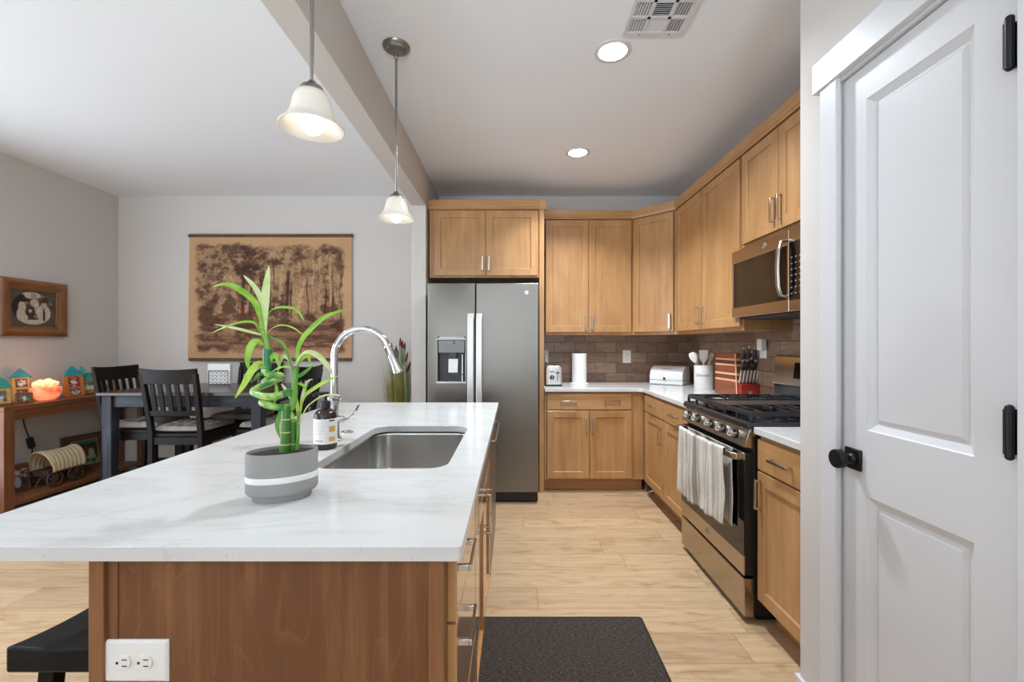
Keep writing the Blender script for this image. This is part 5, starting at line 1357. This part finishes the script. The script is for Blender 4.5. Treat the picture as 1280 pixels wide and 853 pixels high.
# ------------------------------------------------------------------ ornamental grass in the corner by the alcove wall
gp = (-1.10, 4.20)
t = thing('potted_grass_plant', 'tall artificial grass with dark red tips beside the white alcove wall', 'plant', (gp[0], gp[1], 0))
b = MB(); b.lathe([(.0, 0), (.085, 0), (.09, .004), (.11, .17), (.112, .176), (.102, .176), (.098, .15), (.0, .15)]); b.build('pot', M['black'], t, smooth=40)
random.seed(21)
gr1 = plain('grass_blade_green', srgb(142, 140, 58), .6, var=.3, vs=14); gr2 = plain('cattail_stem_green', srgb(136, 158, 126), .6, var=.2, vs=14); red = plain('dark_red_seed_head', srgb(104, 34, 32), .8, var=.35, vs=30)
b = MB()
for k in range(420):
    a = random.random()*2*math.pi; r0 = .06*math.sqrt(random.random()); h = .72+.34*random.random(); sp = .04+.085*random.random()
    x0, y0 = r0*math.cos(a), r0*math.sin(a); ex_, ey_ = x0+sp*math.cos(a), y0+sp*math.sin(a)
    w = .0028+.0022*random.random(); pa = a+math.pi/2
    rs = []
    for q in range(6):
        u = q/5; x = x0+(ex_-x0)*u**1.8; y = y0+(ey_-y0)*u**1.8; z = .15+h*u; k_ = w*(1-u*.9)
        rs.append([(x-k_*math.cos(pa), y-k_*math.sin(pa), z), (x+k_*math.cos(pa), y+k_*math.sin(pa), z), (x+k_*.5*math.cos(a), y+k_*.5*math.sin(a), z+.001)])
    b.rings(rs)
o = b.build('grass_blades', gr1, t, smooth=60)
tips = [(489.5, 429, 18), (495, 432, 16), (497.5, 437, 20), (500.5, 422, 18), (503, 425, 17), (506, 428, 15), (500, 452, 22), (510, 440, 20), (513, 452, 18), (498, 462, 18), (511, 456, 16)]
for k, (px, py, L_) in enumerate(tips):
    dy = -.06+.12*((k*5) % 7)/7
    tip = atY(px, py, gp[1]+dy)-Vector((gp[0], gp[1], 0)); base = Vector((tip.x*.25, dy*.4, .15))
    mid = Vector((tip.x*.75, dy*.8, .15+(tip.z-.15)*.6))
    path = smooth_path([base, mid, tip-Vector((tip.x*.08+(.02 if px > 508 else .0), 0, L_*.0074)), tip], 16)
    n = 16; cut = 12
    m = MB(); m.tube(path[:cut+1], [.007]*6+[.012]*(cut-5), 8); st_ = m.build('stem', gr2, t, smooth=60)
    m = MB(); m.tube(path[cut-1:], [.007, .010, .011, .0095, .006, .0015][:len(path[cut-1:])], 8); m.build('seed_head', red, st_, smooth=60)

t['kind'] = 'thing'
# ------------------------------------------------------------------ things on the kitchen worktops
zt = .920
# toaster, seen from its short end
tp = at(692.5, 482.5, 138); tyf = tp.y
t = thing('toaster', 'small silver toaster on the back counter against the side panel', 'toaster', (tp.x, tyf, zt))
b = MB(); b.prism(fillet([(-.072, .012), (.072, .012), (.070, .185), (-.070, .185)], [.006, .006, .025, .025], 5), .012, .26, 'y'); b.build('shell', M['steel'], t, bevel=.003, smooth=40)
b = MB(); b.prism(fillet([(-.074, 0), (.074, 0), (.074, .016), (-.074, .016)], .003, 2), .004, .268, 'y'); b.build('base', M['black'], t, bevel=.002)
b = MB(); b.prism(fillet([(-.056, .016), (.056, .016), (.054, .180), (-.054, .180)], [.004, .004, .02, .02], 5), .0, .013, 'y'); b.build('end_panel', M['badge'], t, bevel=.002)
b = MB(); b.cyl((-.018, -.0, .082), (-.018, -.012, .082), .020, n=20); kn = b.build('dial', M['black'], t)
b = MB(); b.box(-.020, -.016, -.0135, -.0115, .070, .096); b.build('dial_mark', M['badge'], kn)
b = MB(); b.box(.030, .035, -.001, .001, .05, .145); b.build('lever_slot', M['black'], t)
b = MB(); b.box(.018, .048, -.020, -.001, .118, .130); b.build('lever', M['black'], t, bevel=.003)
b = MB()
for k in range(5): b.box(-.040+k*.0095, -.033+k*.0095, -.0008, .001, .128, .137)
b.build('brand_marks', M['dark_text'], t)
for x in (-.022, .022):
    b = MB(); b.box(x-.010, x+.010, .04, .235, .1845, .1856); b.build('bread_slot', M['black'], t)
lo = Vector((tp.x, tyf, zt))
pp_ = smooth_path([Vector(p)-lo for p in ((.30, YB-.022, 1.16), (.300, YB-.05, 1.15), (.33, YB-.055, 1.10), (tp.x-.03, tyf+.30, 1.05), (tp.x-.01, tyf+.29, .98), (tp.x, tyf+.262, .96))], 30)
b = MB(); b.tube(pp_, .0035, 8); cd = b.build('cord', M['black'], t, smooth=60)
b = MB(Matrix.Translation(-lo)); b.box(.287, .313, YB-.048, YB-.0165, 1.145, 1.178); b.build('plug', M['black'], cd, bevel=.004)
# paper towel roll
tp = at(724, 479.5, 129.5)
t = thing('paper_towel_holder', 'white stand carrying the paper towel roll on back counter', 'paper towel holder', (tp.x, tp.y, zt))
b = MB(); b.lathe([(.0, 0), (.090, 0), (.091, .006), (.086, .012), (.0, .012)]); b.build('base', M['white_enamel'], t, smooth=40)
b = MB(); b.cyl((0, 0, .01), (0, 0, .315), .006, n=12); b.sphere((0, 0, .318), .009, n=12, m=8); b.build('post', plain('copper_post', srgb(150, 96, 66), .35, .8), t)
t = thing('paper_towel_roll', 'white paper towel roll standing upright left of the outlet', 'paper towels', (tp.x, tp.y, zt+.0125))
b = MB(); b.lathe([(.02, 0), (.068, 0), (.070, .002), (.070, .278), (.068, .280), (.02, .280), (.02, 0)], n=36); b.build('roll', M['paper'], t, smooth=40)
# bread box, set diagonally in the corner
pL = at(816.5, 478, 130.0); pR = at(853, 482.3, 137.0)
yawb = R(-38); 
t = thing('bread_box', 'white roll top bread box lettered BREAD in the counter corner', 'bread box', ((pL.x+pR.x)/2+.06, (pL.y+pR.y)/2+.105, zt), yawb)
bl = .155; bd_, bh = .235, .172
b = MB(); b.box(-bl, bl, -bd_/2, bd_/2, .004, .042); b.build('base', M['white_enamel'], t, bevel=.003)
pf = [(-bd_/2, .045), (-bd_/2, .062)]+[(-bd_/2+bd_/2*(1-math.cos(a))*1.0, .062+(bh-.062)*math.sin(a)) for a in [R(10*k) for k in range(1, 10)]]+[(bd_/2-.02, bh), (bd_/2, bh-.025), (bd_/2, .045)]
b = MB(); b.prism(pf, -bl, bl, 'x'); ld = b.build('lid', M['white_enamel'], t, bevel=.003, smooth=40)
b = MB(); b.sphere((-.01, -bd_/2-.012, .060), .011, n=14, m=8); b.cyl((-.01, -bd_/2-.006, .060), (-.01, -bd_/2+.002, .060), .005, n=10); b.build('knob', M['black'], ld)
def bend_b(p):
    a = R(52)+(p.y/.115); r = 1.004
    return Vector((p.x, -bd_/2+bd_/2*(1-math.cos(a)) - .0012*math.cos(a), .062+(bh-.062)*math.sin(a)+.0012*math.sin(a)))
text_mesh('BREAD', .034, None, 'lettering', M['grey_text'], ld, .0, bend=bend_b)
# utensil crock
tp = at(879.5, 485.5, 147.0)
t = thing('utensil_crock', 'white crock lettered Utensils on the counter beside the bread box', 'utensil crock', (tp.x, tp.y, zt))
b = MB(); cr = .076
b.lathe([(.0, 0), (cr-.002, 0), (cr, .003), (cr, .195), (cr+.002, .197), (cr+.002, .203), (cr-.004, .204), (cr-.005, .01), (.0, .01)], n=40); b.build('crock', M['white_enamel'], t, smooth=40)
va = math.atan2(-tp.x, tp.y)      # direction towards the aisle
def bend_c(p):
    a = math.atan2(-tp.y, -tp.x)+(p.x-.012)/cr*1.0; return Vector(((cr+.0006)*math.cos(a), (cr+.0006)*math.sin(a), .122+p.y))
text_mesh('Utensils', .036, None, 'lettering', M['dark_text'], t, .0, bend=bend_c, shear=.3)
def utensil(name, label, x, y, lean, head, hm, mat):
    t2 = thing(name, label, 'utensil', (tp.x, tp.y, zt))
    p0 = Vector((-x*.5, -y*.5, .012)); p1 = Vector((x, y, .21)); d = (p1-p0).normalized(); p2 = p1+d*.03
    b = MB(); b.tube([p0, p1, p2], .006, 10); b.build('handle', hm, t2)
    side = Vector((.95, -.3, 0)); side = (side-d*side.dot(d)).normalized(); nn = side.cross(d)
    b = MB(); rs = []
    for u, w, bow in head:
        c = p2+d*u; rs.append([c-side*w-nn*.004+nn*bow, c+side*w-nn*.004+nn*bow, c+side*w+nn*.004+nn*bow, c-side*w+nn*.004+nn*bow])
    b.rings(rs); b.build('blade', mat, t2, bevel=.003, smooth=50)
whs = plain('white_silicone', srgb(232, 230, 226), .5); bone = plain('cream_silicone', srgb(214, 196, 170), .5); wd = plain('light_wood_handle', srgb(196, 158, 112), .6)
utensil('spatula', 'white flat spatula standing upright in the crock', .005, .012, 0, [(-.02, .006, 0), (.0, .020, 0), (.03, .034, 0), (.085, .037, 0), (.093, .034, 0)], whs, whs)
utensil('serving_spoon', 'pale wide spoon leaning left out of the crock', -.052, .018, 0, [(-.02, .006, 0), (.0, .018, .004), (.03, .030, .010), (.06, .031, .010), (.08, .018, .004)], wd, whs)
utensil('wooden_spoon', 'cream spoon leaning left behind the wide spoon in crock', -.030, .036, 0, [(-.02, .006, 0), (.0, .014, .003), (.035, .026, .008), (.06, .024, .006), (.075, .012, .002)], wd, bone)
utensil('small_spatula', 'cream narrow spatula leaning right out of the crock', .052, .02, 0, [(-.02, .006, 0), (.0, .012, 0), (.05, .020, 0), (.075, .018, 0)], whs, bone)

# knife block: striped timber flank towards the aisle, knives towards the camera
kp1 = at(893.5, 490, 159.0); kp2 = at(922.0, 496, 175.0)
kv = Vector((kp2.x-kp1.x, kp2.y-kp1.y, 0)); kl = kv.length; kang = math.atan2(kv.y, kv.x)     # local +x runs towards the camera
t = thing('knife_block', 'striped wooden knife block with red lower front left of the range', 'knife block', (kp1.x, kp1.y, zt), kang)
kw = .150; khh = .315
c_dk = wood('acacia_block', srgb(112, 58, 34), srgb(142, 80, 50), srgb(166, 102, 68), 'x', .4); c_lt = wood('maple_stripe', srgb(206, 150, 112), srgb(222, 172, 134), srgb(232, 188, 152), 'x', .4); c_md = wood('walnut_stripe', srgb(92, 44, 28), srgb(112, 58, 38), srgb(128, 72, 50), 'x', .4)
# side profile: x towards the camera, leaning front face
zs_ = [0, .112, .126, .158, .172, .224, .238, .264, .278, khh]; ms_ = [c_dk, c_lt, c_md, c_lt, c_dk, c_lt, c_md, c_lt, c_dk]
def fx_(z): return kl-.004-.020*(z/khh)
for i in range(9):
    z0, z1 = zs_[i], zs_[i+1]
    b = MB(); b.rings([[(.012*z/khh, 0, z), (fx_(z), 0, z), (fx_(z), kw, z), (.012*z/khh, kw, z)] for z in (z0, z1)])
    b.build('block_layer', ms_[i], t)
b = MB(); b.rings([[(fx_(z)-.010, -.002, z), (fx_(z)+.003, -.002, z), (fx_(z)+.003, .0, z), (fx_(z)-.010, .0, z)] for z in (0, khh)]); b.build('pale_edge', c_lt, t)
b = MB(); b.box(fx_(0)+.001, fx_(0)+.045, .004, kw-.004, 0, .100); fr_ = b.build('red_front', plain('red_front_board', srgb(150, 38, 26), .45, var=.15), t, bevel=.003)
b = MB(); b.box(fx_(0)+.0455, fx_(0)+.0470, .054, .084, .008, .052); b.build('logo_plate', M['grey_text'], fr_)
b = MB(); b.box(fx_(0)+.0472, fx_(0)+.0478, .061, .077, .020, .045); b.build('logo_mark', M['badge'], fr_)
def knife(label, y, z, L_, mat, cap, up, x_off=.0, r=.010):
    t2 = thing('kitchen_knife', label, 'knife', (kp1.x, kp1.y, zt), kang, 'knives in the striped block')
    p0 = Vector((fx_(z)+x_off, y, z)); d = Vector((.45, 0, up)).normalized()
    b = MB(); b.tube([p0-d*.05, p0+d*.002], .004, 8); b.build('bolster', M['steel'], t2)
    b = MB(); b.tube([p0, p0+d*.010, p0+d*L_*.5, p0+d*L_*.85, p0+d*L_], [r*.75, r*.9, r*1.05, r*.9, r], 10, flat=.75); hh_ = b.build('handle', mat, t2, smooth=50)
    b = MB(); b.tube([p0+d*(L_-.001), p0+d*(L_+.010)], [r*1.02, r*.8], 10, flat=.8); b.build('end_cap', cap, hh_)
hgrey = plain('grey_knife_handle', srgb(78, 82, 86), .4); hlt = plain('pale_knife_handle', srgb(186, 182, 172), .3, .4); hblk = plain('black_knife_handle', srgb(34, 34, 34), .4)
for k in range(6):
    nm = ['first', 'second', 'third', 'fourth', 'fifth', 'sixth'][k]
    knife('steak knife with pale steel handle, %s from the striped flank in bottom row' % nm, .014+k*.0245, .105, .088, hlt, M['badge'], 1.6, x_off=.012, r=.0085)
for k, (y, z, mt, who) in enumerate(((.030, .190, hgrey, 'dark handled knife in the middle row nearest the striped flank'), (.060, .192, hblk, 'dark handled knife in the middle row, second from the flank'), (.092, .205, hblk, 'dark handled knife in the middle row, third from the flank'), (.124, .188, hblk, 'dark handled knife in the middle row farthest from the flank'))):
    knife(who, y, z, .080, mt, hlt, 1.0, r=.010)
for k, (y, z, who) in enumerate(((.040, .262, 'grey handled large knife in the top row nearest the striped flank'), (.080, .268, 'grey handled large knife in the top row middle'), (.120, .262, 'grey handled large knife in the top row nearest the white plug'))):
    knife(who, y, z, .095, hgrey, hlt, 1.25, r=.0125)
# plug-in adapter on the right wall
plate('wall_outlet', 'white outlet on right tiled wall behind the knives', (XR-.0085, F*(XR-.01)/(954-642), 1.265), RW, .080, .120, [(0, -.021), (0, .021)])
t = thing('plug_adapter', 'white plug-in adapter in the outlet behind the knives', 'adapter', (XR-.018, F*(XR-.06)/(948-642), 1.265+.03), RW)
b = MB(); b.prism(fillet([(-.028, -.035), (.028, -.035), (.028, .045), (-.028, .045)], .008, 3), -.040, 0, 'y'); b.build('adapter_body', M['white_plastic'], t, bevel=.004)

# ------------------------------------------------------------------ floor mat and stool
def matmat():
    m, N, L, b = nt('woven_dark_mat'); v = objco(N, L); g = noise(N, L, v, 190, 3, .7); g2 = noise(N, L, objco(N, L, (40, 140, 1)), 1.5, 3, .6)
    mx = N.new('ShaderNodeMix'); mx.data_type = 'FLOAT'; mx.inputs[0].default_value = .5; L.new(g, mx.inputs[2]); L.new(g2, mx.inputs[3])
    L.new(ramp(N, L, mx.outputs[0], [(.36, srgb(40, 34, 31)), (.52, srgb(66, 58, 53)), (.66, srgb(104, 94, 86))]), b.inputs['Base Color'])
    b.inputs['Roughness'].default_value = .95; b.inputs['Specular IOR Level'].default_value = .1; bump(N, L, b, mx.outputs[0], .8, .004); return m
t = thing('kitchen_mat', 'dark brown woven mat on the oak floor beside the island', 'mat', (.235, 1.66, 0))
mh = .43
b = MB(); b.prism(fillet([(-.375, -mh), (.365, -mh), (.365, mh), (-.375, mh)], .010, 4), .001, .011, 'z'); b.build('woven_field', matmat(), t, bevel=.003)
b = MB(); e_ = fillet([(-.377, -mh-.002), (.367, -mh-.002), (.367, mh+.002), (-.377, mh+.002)], .010, 4)
b.tube([(p[0], p[1], .007) for p in e_+[e_[0]]], .0055, 6); b.build('bound_edge', plain('mat_binding', srgb(38, 33, 31), .9), t, smooth=60)

t = thing('counter_stool', 'black wooden saddle stool tucked under the island overhang', 'stool', (-.990, 1.19, 0))
blks = wood('worn_black_stool', srgb(8, 7, 7), srgb(13, 12, 12), srgb(34, 31, 30), 'y', .5, scale=1.6, spec=.2)
def saddle(u, v, top):
    x = (u-.5)*.215; y = (v-.5)*.475
    z = .626+.026*(abs(v-.5)*2)**2.2 - .006*(1-abs(u-.5)*2)**1.0 if top else .594
    return (x, y, z)
b = MB(); nu, nv = 12, 28
vs = [[saddle(i/nu, j/nv, True) for i in range(nu+1)]+[saddle(1-i/nu, j/nv, False) for i in range(nu+1)] for j in range(nv+1)]
b.rings(vs); b.build('seat', blks, t, bevel=.006, smooth=40)
for sx in (-1, 1):
    for sy in (-1, 1):
        b = MB(); tx_, ty_ = sx*.070, sy*.170; bx__, by__ = sx*.095, sy*.215
        b.rings([[(x-.018, y-.016, z), (x+.018, y-.016, z), (x+.018, y+.016, z), (x-.018, y+.016, z)] for x, y, z in ((bx__, by__, 0), (tx_, ty_, .596))]); b.build('leg', blks, t, bevel=.003)
for sx in (-1, 1):
    b = MB(); b.box(sx*.085-.009, sx*.085+.009, -.185, .185, .24, .275); b.build('stretcher', blks, t, bevel=.002)
for sy in (-1, 1):
    b = MB(); b.box(-.072, .072, sy*.19-.009, sy*.19+.009, .34, .375); b.build('stretcher', blks, t, bevel=.002)
